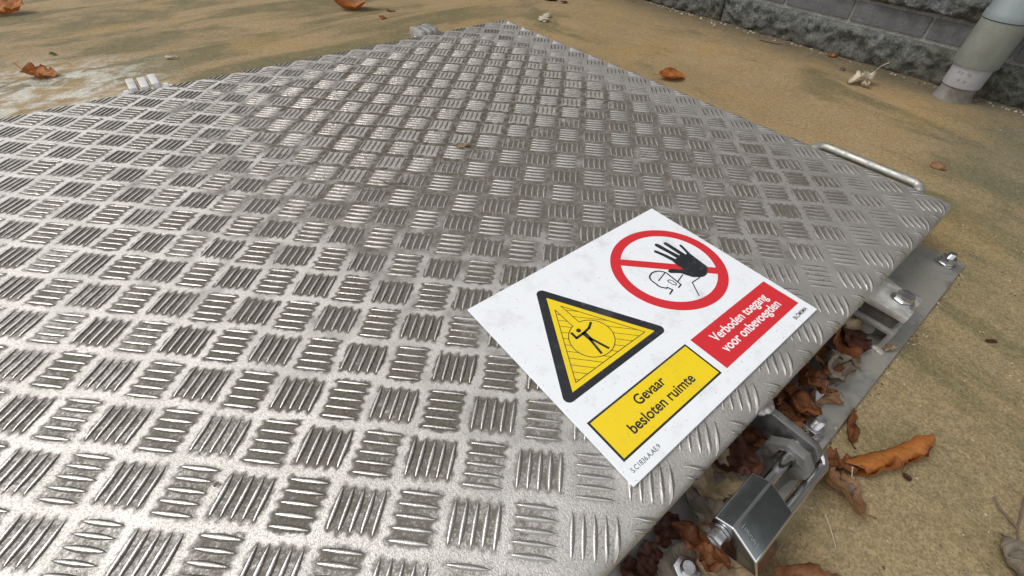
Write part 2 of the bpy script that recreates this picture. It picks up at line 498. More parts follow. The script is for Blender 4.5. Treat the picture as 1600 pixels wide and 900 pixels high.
def block(name, y0, y1, z0, z1, face, rough, seed, mat):
    """one block; front face at x = face, displaced when rock faced"""
    ny, nz_ = (max(8, int((y1 - y0) / 0.0055)), 13) if rough else (4, 2)
    vs, fs = [], []
    for k in range(nz_ + 1):
        for j in range(ny + 1):
            a, b = j / ny, k / nz_
            yy, zz = y0 + (y1 - y0) * a, z0 + (z1 - z0) * b
            edge = min(min(a, 1 - a) * (y1 - y0), min(b, 1 - b) * (z1 - z0))
            if rough:
                e = min(1.0, edge / 0.006)
                dsp = (0.009 + 0.013 * mnoise.fractal(Vector((yy * 40, zz * 40, seed * 3.1)), 0.8, 2.1, 5)) * (e ** 0.6)
                dsp += 0.006 * mnoise.noise(Vector((yy * 130, zz * 130, seed)))
                jit = 0.0025 * mnoise.noise(Vector((yy * 70, zz * 70, 9 + seed)))
                vs.append((face - dsp, yy + jit * (1 if 0 < j < ny else 0.5), zz + jit))
            else:
                e = min(1.0, edge / 0.004)
                vs.append((face - 0.0012 * e + 0.0008 * mnoise.noise(Vector((yy * 40, zz * 40, seed))), yy, zz))
    W_ = ny + 1
    for k in range(nz_):
        for j in range(ny):
            a = k * W_ + j
            fs.append((a, a + W_, a + W_ + 1, a + 1))
    # sides going back into the bed
    ring = [j for j in range(W_)] + [k * W_ + ny for k in range(1, nz_ + 1)] + \
           [nz_ * W_ + j for j in range(ny - 1, -1, -1)] + [k * W_ for k in range(nz_ - 1, 0, -1)]
    b0 = len(vs)
    for r in ring:
        vs.append((XW + 0.02, vs[r][1], vs[r][2]))
    n = len(ring)
    for i in range(n):
        fs.append((ring[i], ring[(i + 1) % n], b0 + (i + 1) % n, b0 + i))
    return mesh_obj(name, vs, fs, mat, wall, smooth=rough)

courses = []
zc = ZG - 0.004
courses.append((zc, -0.005, True, 0.92))
zc = 0.004
rock = False
while zc < 0.42:
    h = 0.0395
    courses.append((zc, zc + h, rock, 0.173 if not rock else 0.26))
    zc += h + (0.0085 if not rock else 0.0075)
    rock = not rock
r2 = random.Random(3)
for ci, (z0, z1, rk, L) in enumerate(courses):
    y = -1.02 + (0.0 if rk else 0.018) + (0.0 if ci % 4 < 2 else L / 2)
    if rk and ci: y += 0.02
    hi_ = 2.35 if ci < 3 else 1.9
    while y < hi_:
        ln = L * (r2.uniform(0.82, 1.15) if rk else 1.0)
        g = 0.0035 if not rk else 0.0008
        if rk:
            block('rock_faced_stone', y + g, y + ln - g, z0, z1 + (0.002 if ci else 0.0), XW - (0.006 if ci == 0 else 0.004), True, ci * 31 + y * 7, MAT['rock'])
        else:
            block('brick', y + g, y + ln - g, z0, z1, XW + r2.uniform(-0.001, 0.001), False, ci * 31 + y * 7, MAT['brick'])
        y += ln
# the wall goes on upward and away, beyond where single stones can be told apart
t = NT('distant_brickwork')
bt = t.n('ShaderNodeTexBrick')
px, py, pz = t.sep(t.pos())
t.l(t.comb(py, pz, 0.0), bt.inputs['Vector'])
bt.inputs['Color1'].default_value = (0.085, 0.088, 0.09, 1)
bt.inputs['Color2'].default_value = (0.125, 0.125, 0.122, 1)
bt.inputs['Mortar'].default_value = (0.17, 0.165, 0.155, 1)
bt.inputs['Scale'].default_value = 1.0
bt.inputs['Brick Width'].default_value = 0.173
bt.inputs['Row Height'].default_value = 0.048
bt.inputs['Mortar Size'].default_value = 0.004
t.l(bt.outputs['Color'], t.b.inputs['Base Color'])
t.set('Roughness', 0.9)
MAT['farbrick'] = t.m
bm = bmesh.new()
add_box(bm, XW, XW + 0.30, -3.0, 9.0, 0.521, 4.2)
add_box(bm, XW - 0.001, XW + 0.003, 2.62, 9.0, ZG, 0.5205)
add_box(bm, XW - 0.001, XW + 0.003, -3.0, -1.05, ZG, 0.5205)
bm_obj('upper_masonry', bm, MAT['farbrick'], wall)

# ------------------------------------------------------------------ downpipe
PX, PY = 1.326, 0.079
def pipe_mat(name, col, rough, dirt, dcol):
    t = NT(name)
    p = t.pos()
    n1 = t.noise(p, 26, 5, 0.65); n2 = t.noise(p, 220, 4, 0.6)
    f = t.math('MULTIPLY', t.ramp(n1, 0.35, 0.68), dirt)
    t.set('Base Color', t.mix(f, t.mix(n2, tuple(v * 0.88 for v in col), tuple(v * 1.1 for v in col)), dcol))
    t.set('Roughness', rough)
    t.set('Metallic', 0.25)
    t.bump(n2, 0.2, 0.001)
    return t.m
pipe = empty('downpipe', (PX, PY, ZG))
tag(pipe, 'grey metal rainwater downpipe in front of the stone wall', 'downpipe')
bm = bmesh.new(); lathe(bm, [(0.0385, 0.079), (0.0425, 0.080), (0.0425, 0.092), (0.0405, 0.095), (0.0405, 2.6)], 44, (PX, PY))
bm_obj('upper_pipe', bm, pipe_mat('blue_grey_zinc', (0.215, 0.255, 0.262), 0.5, 0.5, (0.20, 0.22, 0.21)), pipe, True)
bm = bmesh.new(); lathe(bm, [(0.034, -0.004), (0.0405, -0.0045), (0.0412, -0.003), (0.0412, 0.0775), (0.0395, 0.0788), (0.036, 0.0785)], 44, (PX, PY))
bm_obj('sleeve', bm, pipe_mat('olive_grey_zinc', (0.26, 0.28, 0.255), 0.48, 0.5, (0.19, 0.175, 0.13)), pipe, True)
bm = bmesh.new(); lathe(bm, [(0.0300, -0.0445), (0.0350, -0.045), (0.0356, -0.043), (0.0356, -0.002), (0.033, -0.001)], 44, (PX, PY))
ring = bm_obj('collar_ring', bm, pipe_mat('pale_zinc', (0.41, 0.41, 0.435), 0.45, 0.35, (0.25, 0.245, 0.24)), pipe, True)
bm = bmesh.new(); lathe(bm, [(0.0385, ZG - 0.002), (0.036, ZG + 0.004), (0.0335, ZG + 0.010), (0.0325, ZG + 0.018), (0.0322, -0.043)], 44, (PX, PY))
bm_obj('pipe_stub', bm, pipe_mat('grimy_pipe_stub', (0.22, 0.21, 0.19), 0.75, 0.9, (0.09, 0.07, 0.045)), pipe, True)
MAT['stamp'] = paint_material('worn_stamp', (0.20, 0.20, 0.21), 0.6, 0.5, (0.45, 0.45, 0.47))
# stamped characters on the ring: worn short dashes
bm = bmesh.new()
for k, (da, dz) in enumerate(((2.75, -0.016), (2.95, -0.017), (3.25, -0.016), (3.0, -0.030), (3.3, -0.031), (3.38, -0.018))):
    for s in (0, 1):
        a = da + s * 0.07
        c = Vector((PX + 0.0357 * cos(a), PY + 0.0357 * sin(a), dz))
        tdir = Vector((-sin(a), cos(a), 0))
        n_ = Vector((cos(a), sin(a), 0))
        w, h = 0.0007, 0.0026
        q = [c - tdir * w - Vector((0, 0, h)) + n_ * .0003, c + tdir * w - Vector((0, 0, h)) + n_ * .0003, c + tdir * w + Vector((0, 0, h)) + n_ * .0003, c - tdir * w + Vector((0, 0, h)) + n_ * .0003]
        bm.faces.new([bm.verts.new(v) for v in q])
o = bm_obj('stamped_marks', bm, MAT['stamp'], ring)

# ------------------------------------------------------------------ hatch lid with bent edges
X0, X1, Y0, Y1 = -0.256, 0.676, -0.0715, 0.868
RB = 0.010
SK = 0.016                       # straight skirt below the bend
def bend1(s, s0, h):
    if s <= s0: return s, 0.0, 0.0
    a = (s - s0) / RB
    if a <= pi / 2:
        return s0 + (RB + h) * sin(a), RB - (RB + h) * cos(a) + h, a
    return s0 + RB + h, RB + (s - s0 - RB * pi / 2) + h, pi / 2
def sheet(x, y, h=0.0):
    """flat-sheet coordinates to the folded lid surface, h above it"""
    px, py = x, y
    dz = 0.0
    if x > X1 - RB: px, d, a = bend1(x, X1 - RB, h); dz = max(dz, d)
    elif x < X0 + RB:
        q, d, a = bend1(-x, -(X0 + RB), h); px = -q; dz = max(dz, d)
    if y > Y1 - RB: py, d, a = bend1(y, Y1 - RB, h); dz = max(dz, d)
    elif y < Y0 + RB:
        q, d, a = bend1(-y, -(Y0 + RB), h); py = -q; dz = max(dz, d)
    return Vector((px, py, h - dz))

hatch = empty('access_hatch', (0.21, 0.40, ZG + 0.005))
tag(hatch, 'large square aluminium tread plate hatch lid with welded handle and hinges', 'hatch')
ext = RB * pi / 2 + SK
def lines(a, b):
    L = [a - ext + RB - 0.0]
    L = [a + RB - RB * pi / 2 - SK]
    nb = 8
    for i in range(nb + 1): L.append(a + RB - RB * pi / 2 * (1 - i / nb))
    n = 46
    for i in range(1, n): L.append(a + RB + (b - a - 2 * RB) * i / n)
    for i in range(nb + 1): L.append(b - RB + RB * pi / 2 * i / nb)
    L.append(b - RB + RB * pi / 2 + SK)
    return L
lx, ly = lines(X0, X1), lines(Y0, Y1)
pv, pf = [], []
NX = len(lx)
def dent(x, y):
    return 0.0009 * mnoise.noise(Vector((x * 4, y * 4, 2))) + 0.0003 * mnoise.noise(Vector((x * 16, y * 16, 5)))
for y in ly:
    for x in lx:
        v = sheet(x, y)
        pv.append((v.x, v.y, v.z))
for j in range(len(ly) - 1):
    for i in range(NX - 1):
        a = j * NX + i
        pf.append((a, a + 1, a + NX + 1, a + NX))
plate = mesh_obj('tread_plate', pv, pf, MAT['tread'], hatch, smooth=True)
plate['label'] = 'grey five-bar aluminium tread plate with brown grime between the bars'

# raised bars: almond outline, steep flanks, narrow rounded crest
BL, BW, BH = 0.0308, 0.0046, 0.00125
ST = 8
def bar_points():
    vs = [(-BL / 2, 0, -0.0002)]
    for k in range(1, ST):
        t_ = -1 + 2 * k / ST
        w = BW / 2 * (1 - abs(t_) ** 2.0) ** 0.9
        h = BH * min(1.0, 1.25 * (1 - abs(t_) ** 2.4))
        for c, hh in ((-1, -0.0002), (-0.60, 0.62 * h), (-0.20, 0.99 * h), (0.20, 0.99 * h), (0.60, 0.62 * h), (1, -0.0002)):
            vs.append((t_ * BL / 2, c * w, hh))
    vs.append((BL / 2, 0, -0.0002))
    return vs
def bar_faces():
    fs = []
    for c in range(5): fs.append((0, 1 + c + 1, 1 + c))
    for k in range(ST - 2):
        a = 1 + k * 6
        for c in range(5): fs.append((a + c, a + c + 1, a + 6 + c + 1, a + 6 + c))
    a = 1 + (ST - 2) * 6
    e = 1 + (ST - 1) * 6
    for c in range(5): fs.append((a + c, a + c + 1, e))
    return fs
BV, BF = bar_points(), bar_faces()
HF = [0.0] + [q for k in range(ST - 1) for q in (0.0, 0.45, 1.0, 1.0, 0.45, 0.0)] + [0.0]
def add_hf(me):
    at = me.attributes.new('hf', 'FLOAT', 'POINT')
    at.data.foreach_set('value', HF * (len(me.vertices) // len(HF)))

SIGN = (0.0955, -0.0485, 0.0955 + 0.260, -0.0485 + 0.200)
def project(p):
    d = Vector(p) - CAMPOS
    zc_ = d.dot(FWD)
    return 800 + 33.67 + FPX * d.dot(RIGHT) / zc_, 450 + 8.07 + FPX * d.dot(DOWN) / zc_, zc_
bars = []
xlo, xhi = X0 + RB - RB * pi / 2 - 0.010, X1 - RB + RB * pi / 2 + 0.010
ylo, yhi = Y0 + RB - RB * pi / 2 - 0.010, Y1 - RB + RB * pi / 2 + 0.010
for i in range(-30, 30):
    for j in range(-12, 42):
        for k in range(-2, 3):
            off = k * 0.19
            if (i + j) % 2 == 0: u, v, ang = i + off, j, 3 * pi / 4 - pi / 2   # bars along +j
            else: u, v, ang = i, j + off, -pi / 4                              # bars along +i
            x = (u + v) / SQ * PITCH
            y = (v - u) / SQ * PITCH
            if not (xlo < x < xhi and ylo < y < yhi): continue
            bars.append((x, y, ang))
rb = random.Random(11)
cand = []
for b, (x, y, ang) in enumerate(bars):
    c = sheet(x, y)
    if CAMPOS.z < c.z: continue
    u_, v_, zz = project(c)
    hidden = SIGN[0] - 0.004 < x < SIGN[2] + 0.004 and SIGN[1] - 0.004 < y < SIGN[3] + 0.004
    if zz > 0.05 and -20 < u_ < 1620 and -20 < v_ < 925 and not hidden and c.z > -0.008:
        cand.append((zz, b))
cand.sort()
single = set(b for _, b in cand[:300])
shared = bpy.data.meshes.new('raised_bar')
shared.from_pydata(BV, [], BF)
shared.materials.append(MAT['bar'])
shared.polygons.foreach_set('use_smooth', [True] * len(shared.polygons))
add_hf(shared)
hoff = Vector(hatch.location)
sv, sf = [], []
for b, (x, y, ang) in enumerate(bars):
    ca, sa = cos(ang), sin(ang)
    reach = BL / 2
    bent = x + reach > X1 - RB or x - reach < X0 + RB or y - reach < Y0 + RB or y + reach > Y1 - RB
    kh = rb.uniform(0.82, 1.1); kw = rb.uniform(0.92, 1.08); kl = rb.uniform(0.97, 1.02)
    if b in single and not bent:
        o = bpy.data.objects.new('raised_bar', shared)
        COL.objects.link(o)
        o.parent = plate
        o.location = (x, y, 0)
        o.location = Vector((x, y, 0)) - Vector((0, 0, 0))
        o.rotation_euler = (0, 0, ang)
        o.scale = (kl, kw, kh)
        continue
    # on the folds the bar follows the bend; the flat ends are cut off past the skirt
    pts = []
    ok = True
    for (lx_, ly_, lz_) in BV:
        qx, qy = lx_ * kl, ly_ * kw
        fx, fy = x + qx * ca - qy * sa, y + qx * sa + qy * ca
        p_ = sheet(fx, fy, max(lz_ * kh, -0.0002))
        if p_.z < -RB - SK + 0.003: ok = False
        pts.append(p_)
    if (x > X1 - RB * 0.2 or x < X0 + RB * 0.2) and (y < Y0 + RB * 0.2 or y > Y1 - RB * 0.2): ok = False
    if not ok: continue
    if b in single:
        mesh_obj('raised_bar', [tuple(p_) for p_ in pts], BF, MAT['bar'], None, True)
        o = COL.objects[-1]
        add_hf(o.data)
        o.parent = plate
    else:
        n0 = len(sv)
        sv += [tuple(p_) for p_ in pts]
        sf += [tuple(q + n0 for q in f) for f in BF]
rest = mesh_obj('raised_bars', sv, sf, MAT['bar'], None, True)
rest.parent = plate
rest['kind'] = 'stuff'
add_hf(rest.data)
# the plate sits at the hatch root offset; undo it for the bars parented with world numbers
bpy.context.view_layer.update()
for ch in plate.children:
    ch.location = Vector(ch.location)   # plate local frame equals world numbers shifted below
plate_world = Vector(plate.location) + hoff
assert plate_world.length < 1e-6

# handle
bm = bmesh.new()
hz = -0.002
path = [(0.664, 0.116, hz - 0.012), (0.672, 0.112, hz - 0.004)]
for k in range(7):
    a = pi / 2 * k / 6
    path.append((0.678 + 0.012 * sin(a), 0.110 - 0.012 * (1 - cos(a)), hz - 0.002 * (1 - k / 6)))
for k in range(7):
    a = pi / 2 * k / 6
    path.append((0.680 + 0.010 * cos(a), -0.020 - 0.010 * sin(a), hz - 0.003 * k / 6))
path += [(0.672, -0.031, hz - 0.010), (0.664, -0.031, hz - 0.016)]
tube(bm, path, 0.0060, 18)
bm_obj('handle', bm, MAT['handle'], hatch, True)

# hinges: three knuckle blocks, a pin with its nuts, and a leaf on the lid
def hinge(xc, label):
    h = empty('hinge', (xc, 0.888, -0.02))
    setparent(h, hatch)
    for k, (dx, yo) in enumerate(((-0.0155, 0.0), (0.0, -0.004), (0.0155, 0.002))):
        bm = bmesh.new()
        w = 0.0057
        prof = [(0.868 + yo, -0.030), (0.924 + yo, -0.030), (0.928 + yo, -0.012), (0.922 + yo, 0.003), (0.905 + yo, 0.005), (0.872 + yo, 0.0035)]
        add_prism(bm, prof, 'x', xc + dx - w, xc + dx + w)
        bm_obj('knuckle', bm, MAT['alu'], None, True, bevel=0.0012)
        o = COL.objects[-1]
        o.parent = h; o.location = Vector(o.location) - Vector((xc, 0.888, -0.02))
    bm = bmesh.new()
    tube(bm, [(xc - 0.034, 0.888, -0.010), (xc + 0.036, 0.888, -0.010)], 0.0035, 10)
    for sx in (-0.027, 0.028):
        add_prism(bm, ngon(6, 0.0068, (0.888, -0.010)), 'x', xc + sx - 0.003, xc + sx + 0.003)
    bm_obj('hinge_pin', bm, MAT['steel'], None, True)
    o = COL.objects[-1]; o.parent = h; o.location = Vector(o.location) - Vector((xc, 0.888, -0.02))
    h['label'] = label
    return h
hinge(-0.047, 'three-block hinge with pin near the pale chalky concrete')
hinge(0.476, 'hinge block with pin close to the far corner of the lid')

# hasp tab welded under the front edge
hasp = empty('hasp', (0.242, -0.07, -0.02)); setparent(hasp, hatch)
def under(o, e):
    o.parent = e
    off = Vector((0, 0, 0)); r = e
    while r is not None:
        off += Vector(r.location); r = r.parent
    o.location = Vector(o.location) - off
    return o
bm = bmesh.new()
add_prism(bm, [(-0.055, -0.020), (-0.1150, -0.020), (-0.1230, -0.029), (-0.1230, -0.043), (-0.112, -0.050), (-0.055, -0.050)], 'x', 0.238, 0.2455)
under(bm_obj('hasp_tab', bm, MAT['staple'], None, True, bevel=0.0009), hasp)
bm = bmesh.new()
for k in range(11):
    a = k / 10
    q = Vector((0.231 + 0.0135 * a, -0.0705 - 0.0035 * sin(a * pi), -0.0165 - 0.0035 * abs(a - 0.5)))
    bmesh.ops.create_icosphere(bm, subdivisions=2, radius=0.0036 + 0.0006 * sin(k * 2.1), matrix=Matrix.Translation(q) @ Matrix.Diagonal((1.2, 1.1, 0.75, 1)))
for v in bm.verts: v.co += Vector((1, 1, 0.6)) * 0.0009 * mnoise.noise(v.co * 520)
under(bm_obj('weld_bead', bm, MAT['weld'], None, True), hasp)

# bracket with its bolt, right of the sign
br = empty('latch_bracket', (0.466, -0.09, -0.024)); setparent(br, hatch)
bm = bmesh.new()
add_prism(bm, [(0.444, -0.045), (0.444, -0.110), (0.461, -0.110), (0.461, -0.092), (0.471, -0.092), (0.471, -0.1095), (0.4865, -0.1095), (0.4865, -0.088), (0.493, -0.071), (0.493, -0.045)], 'z', -0.0275, -0.020)
under(bm_obj('bracket_plate', bm, MAT['bracket'], None, True, bevel=0.0008), br)
bm = bmesh.new()
lathe(bm, [(0.0, -0.0199), (0.0112, -0.0199), (0.0112, -0.0181), (0.0, -0.0181)], 24, (0.466, -0.0955))
under(bm_obj('washer', bm, MAT['steel'], None, True), br)
bm = bmesh.new()
add_prism(bm, ngon(6, 0.0092, (0.466, -0.0955), 0.25), 'z', -0.0179, -0.0105)
under(bm_obj('bolt_head', bm, MAT['steel'], None, True, bevel=0.0012), br)

# ------------------------------------------------------------------ base frame bolted to the concrete
FZ = -0.069
frame = empty('base_frame', (0.21, 0.4, ZG))
tag(frame, 'dull grey steel frame flange bolted to the concrete under the hatch', 'frame')
bm = bmesh.new()
FX0, FX1, FY0, FY1 = -0.275, 0.682, -0.1255, 0.90
add_box(bm, FX0, FX1, FY0, 0.02, ZG + 0.0005, FZ)
bm_obj('front_flange', bm, MAT['galv'], frame, True, bevel=0.0012)
bm = bmesh.new()
add_box(bm, FX0, FX1, 0.80, FY1, ZG + 0.0005, FZ)
add_box(bm, 0.585, FX1, 0.0203, 0.7997, ZG + 0.0005, FZ)
add_box(bm, FX0, -0.16, 0.0203, 0.7997, ZG + 0.0005, FZ)
bm_obj('rear_flange', bm, MAT['galv'], frame)
bm = bmesh.new()
add_box(bm, -0.215, 0.635, -0.030, -0.026, FZ, -0.014)
add_box(bm, -0.215, 0.635, 0.826, 0.830, FZ, -0.014)
add_box(bm, -0.219, -0.2152, -0.030, 0.830, FZ, -0.014)
add_box(bm, 0.6352, 0.639, -0.030, 0.830, FZ, -0.014)
bm_obj('upstand', bm, MAT['rust'], frame)

def anchor(x, y, big=1.0, stud=0.011, tilt=0.0):
    a = empty('anchor_bolt', (x, y, FZ)); setparent(a, frame)
    bm = bmesh.new()
    lathe(bm, [(0.0, FZ + 0.0002), (0.0118 * big, FZ + 0.0002), (0.0118 * big, FZ + 0.002), (0.0, FZ + 0.002)], 28, (x, y))
    under(bm_obj('washer', bm, MAT['steel'], None, True), a)
    bm = bmesh.new()
    add_prism(bm, ngon(6, 0.0098 * big, (x, y), tilt), 'z', FZ + 0.0022, FZ + 0.0105)
    under(bm_obj('nut', bm, MAT['steel'], None, True, bevel=0.0011), a)
    bm = bmesh.new()
    prof = [(0.0, FZ + 0.009)]
    z = FZ + 0.009
    while z < FZ + 0.0105 + stud - 0.002:
        prof += [(0.0052 * big, z), (0.0046 * big, z + 0.0007)]
        z += 0.0014
    prof += [(0.0052 * big, z), (0.0044 * big, z + 0.0012), (0.0, z + 0.0012)]
    lathe(bm, prof, 20, (x, y))
    under(bm_obj('threaded_stud', bm, MAT['steel'], None, True), a)
    return a
anchor(0.662, -0.1065, 0.95, 0.007, 0.2)
anchor(0.291, -0.109, 0.95, 0.012, 0.5)
anchor(0.108, -0.104, 1.0, 0.006, 0.1)

# bent strap that the bracket closes on
bm = bmesh.new()
add_prism(bm, [(-0.040, -0.0425), (-0.1085, -0.0425), (-0.1115, -0.0455), (-0.1115, FZ), (-0.1065, FZ), (-0.1065, -0.0475), (-0.040, -0.0475)], 'x', 0.4425, 0.4745)
bm_obj('catch_strap', bm, MAT['galv'], frame, True, bevel=0.0008)
bm = bmesh.new()
add_box(bm, 0.447, 0.484, -0.106, -0.06, -0.0420, -0.0280)  # added dark box standing in for shade in the gap below the bracket
bm_obj('gap_shade_box', bm, MAT['rust'], frame, bevel=0.001)
bm = bmesh.new()
tube(bm, [(0.450, -0.088, -0.0585), (0.478, -0.088, -0.0585)], 0.0082, 24)
bm_obj('locking_rod', bm, MAT['galv'], frame, True)
bm = bmesh.new()
for k in range(7):
    bmesh.ops.create_icosphere(bm, subdivisions=2, radius=0.0036 + 0.0008 * sin(k * 1.7), matrix=Matrix.Translation((0.440 + k * 0.0005, -0.113 + k * 0.0012, FZ + 0.0004)) @ Matrix.Diagonal((1.2, 1.2, 0.6, 1)))
for v in bm.verts: v.co += Vector((1, 1, 0.6)) * 0.0009 * mnoise.noise(v.co * 520)
bm_obj('weld_bead', bm, MAT['weld'], frame, True)
# staple plate: chamfered, slotted for the shackle
oct_ = [(-0.0880, FZ), (-0.0880, -0.0245), (-0.1005, -0.0115), (-0.1140, -0.0115), (-0.1238, -0.0225), (-0.1238, -0.0300), (-0.1180, -0.0420), (-0.1180, FZ)]
slot = []
for k in range(9):
    a = pi * k / 8
    slot.append((-0.1055 + 0.0072 * cos(a), -0.0215 + 0.0055 * sin(a)))
for k in range(9):
    a = pi + pi * k / 8
    slot.append((-0.1045 + 0.0072 * cos(a), -0.034 + 0.0055 * sin(a)))
bm = bmesh.new()
def loop(pts, x): return [bm.verts.new((x, p[0], p[1])) for p in pts]
for xx in (0.2155, 0.2235):
    a = loop(oct_, xx); b = loop(slot, xx)
    es = [bm.edges.new((a[i], a[(i + 1) % len(a)])) for i in range(len(a))] + [bm.edges.new((b[i], b[(i + 1) % len(b)])) for i in range(len(b))]
    bmesh.ops.triangle_fill(bm, edges=es, use_beauty=True)
    if xx < 0.22: A, Bq = a, b
    else:
        for i in range(len(a)): bm.faces.new((A[i], A[(i + 1) % len(a)], a[(i + 1) % len(a)], a[i]))
        for i in range(len(b)): bm.faces.new((Bq[i], Bq[(i + 1) % len(b)], b[(i + 1) % len(b)], b[i]))
bm_obj('staple_plate', bm, MAT['staple'], frame, True, bevel=0.0007)

# ------------------------------------------------------------------ padlock
lock = empty('padlock', (0.156, -0.110, -0.03))
tag(lock, 'chrome padlock hanging through the staple below the sign', 'padlock')
bm = bmesh.new()
sec = [(-0.1065, -0.0105), (-0.1290, -0.0225), (-0.1365, -0.0375), (-0.1130, -0.0470), (-0.0960, -0.0330), (-0.0945, -0.0175)]
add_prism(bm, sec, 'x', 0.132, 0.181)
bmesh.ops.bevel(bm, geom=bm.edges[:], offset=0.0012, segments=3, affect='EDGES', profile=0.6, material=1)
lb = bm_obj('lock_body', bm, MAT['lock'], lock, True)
lb.data.materials.append(MAT['chrome'])  # bevels in brighter polished chrome, painting in their sky glints
bm = bmesh.new()
pa, pb = Vector((0.176, -0.1058, -0.0215)), Vector((0.246, -0.1070, -0.0370))
pc, pd = Vector((0.246, -0.1295, -0.0450)), Vector((0.176, -0.1258, -0.0285))
path = [pa, pa.lerp(pb, 0.5), pb]
mid = (pb + pc) / 2
hv = (pb - pc) / 2
for k in range(1, 12):
    a = pi * k / 12
    path.append(mid + hv * cos(a) + Vector((1, 0, 0)) * hv.length * 0.75 * sin(a))
path += [pc, pc.lerp(pd, 0.5), pd]
tube(bm, path, 0.0045, 18)
bm_obj('shackle', bm, MAT['chrome'], lock, True)
bm = bmesh.new()
ccy, ccz = -0.1035, -0.0245
tube(bm, [(0.1316, ccy, ccz), (0.1300, ccy, ccz)], 0.0072, 24)
bm_obj('end_washer', bm, MAT['steel'], lock, True)
bm = bmesh.new()
add_prism(bm, ngon(6, 0.0058, (ccy, ccz), 0.3), 'x', 0.1215, 0.1298)
bm_obj('hex_cap', bm, MAT['steel'], lock, True, bevel=0.0008)
# engraved strip on the broad face: two bars and small worn marks between
bm = bmesh.new()
e0 = Vector((0.140, -0.1100, -0.01235)); ex = Vector((0, -0.8824, -0.4706)); ey = Vector((1, 0, 0)); en = ex.cross(ey)
if en.z < 0: en = -en
def mark(s, t_, w, h):
    c = e0 + ex * s + ey * t_ + en * 0.00022
    bm.faces.new([bm.verts.new(c + ex * a * w + ey * b * h) for a, b in ((-1, -1), (1, -1), (1, 1), (-1, 1))])
mark(0.0, 0, 0.00022, 0.0020); mark(0.0150, 0, 0.00022, 0.0020)
rm = random.Random(5)
for k in range(7):
    s = 0.002 + k * 0.0018
    mark(s, rm.uniform(-.0004, .0004), 0.0002, 0.0010)
    mark(s + 0.0005, 0.0007 * (1 if k % 2 else -1), 0.0005, 0.0002)
    if k % 3: mark(s + 0.0009, 0, 0.00018, 0.0007)
o = bm_obj('engraving', bm, MAT['engrave'], None)
under(o, lb)

# ------------------------------------------------------------------ warning sign
sign = empty('warning_sign', (SIGN[0], SIGN[1], 0.0012))
tag(sign, 'white rectangular warning sign with red and yellow pictograms lying on the tread plate', 'sign')
SX, SY, SZ = SIGN[0], SIGN[1], 0.0034
bm = bmesh.new()
add_box(bm, SX - 0.0002, SX + 0.2580, SY, SY + 0.2003, 0.0013, SZ)
bm_obj('panel', bm, MAT['white'], sign, bevel=0.0004)

def flat(name, polys, mat, layer, parent=sign):
    """polygons in sign millimetres as a thin printed film"""
    bm = bmesh.new()
    z = SZ + 0.00008 * layer
    for pl in polys:
        vs = [bm.verts.new((SX + p[0] / 1000, SY + p[1] / 1000, z)) for p in pl]
        try: f = bm.faces.new(vs)
        except ValueError: continue
    bmesh.ops.triangulate(bm, faces=[f for f in bm.faces if len(f.verts) > 4])
    for f in bm.faces:
        f.normal_update()
        if f.normal.z < 0: f.normal_flip()
    me = bpy.data.meshes.new(name); bm.to_mesh(me); bm.free()
    me.materials.append(mat)
    o = bpy.data.objects.new(name, me); link(o)
    return under(o, parent)
def stroke(pts, w, closed=False):
    out = []
    P_ = [Vector((a, b)) for a, b in pts]
    if closed: P_.append(P_[0])
    for a, b in zip(P_, P_[1:]):
        d = (b - a)
        if d.length < 1e-6: continue
        n = Vector((-d.y, d.x)).normalized() * w / 2
        e = d.normalized() * w * 0.3
        out.append([tuple(a - e + n), tuple(a - e - n), tuple(b + e - n), tuple(b + e + n)])
    return out
def ringpolys(c, r0, r1, n=96):
    return [[(c[0] + r * cos(2 * pi * (k + s) / n), c[1] + r * sin(2 * pi * (k + s) / n)) for r, s in ((r0, 0), (r1, 0), (r1, 1), (r0, 1))] for k in range(n)]
CC = (192.6, 123.8)
flat('prohibition_ring', ringpolys(CC, 48.6, 59.2), MAT['red'], 1)
dv = 49.2 / SQ
flat('prohibition_slash', [[(CC[0] - dv - 3.3, CC[1] + dv - 3.3), (CC[0] - dv + 3.3, CC[1] + dv + 3.3), (CC[0] + dv + 3.3, CC[1] - dv + 3.3), (CC[0] + dv - 3.3, CC[1] - dv - 3.3)]], MAT['red'], 2)
hand = [(200.9, 149.4), (202.3, 146.9), (205.2, 137.2), (207.5, 126.4), (209.7, 126.8), (209.1, 136.7), (206.9, 152.9), (208.3, 155.2), (210.6, 155.2), (212.2, 152.9), (213.6, 138.2), (215.4, 127.7), (216.8, 128.1), (216.9, 139.4), (216.8, 149.4), (218.7, 151.3), (221.2, 150.0), (221.7, 146.7), (221.9, 133.4), (221.9, 124.4), (223.8, 124.4), (225.8, 129.3), (228.1, 137.4), (230.0, 138.6), (231.1, 136.9), (229.6, 130.8), (226.7, 121.8), (225.9, 114.4), (224.4, 100.1), (223.1, 98.1), (215.4, 93.1), (210.0, 92.5), (206.4, 93.7), (199.5, 99.0), (196.0, 106.2), (194.6, 109.8), (186.3, 116.6), (185.9, 119.2), (188.7, 120.6), (191.9, 119.7), (195.9, 116.1), (200.9, 111.8), (201.6, 113.1), (201.5, 121.8), (202.4, 127.2), (200.5, 139.1), (198.2, 147.2)]
flat('hand_pictogram', [hand], MAT['black'], 4)
head = [(182.3, 121.6), (179.9, 125.0), (176.0, 127.4), (171.0, 128.0), (166.1, 126.4), (163.5, 123.6), (162.6, 119.6), (162.8, 114.4), (162.1, 112.5), (163.3, 108.9), (166.2, 105.3), (167.6, 105.5), (169.1, 100.2), (162.3, 98.3)]
mouth = [(175.6, 111.4), (177.7, 111.1), (179.2, 107.7), (178.9, 103.2), (176.7, 102.5), (175.2, 105.2), (174.7, 109.8)]
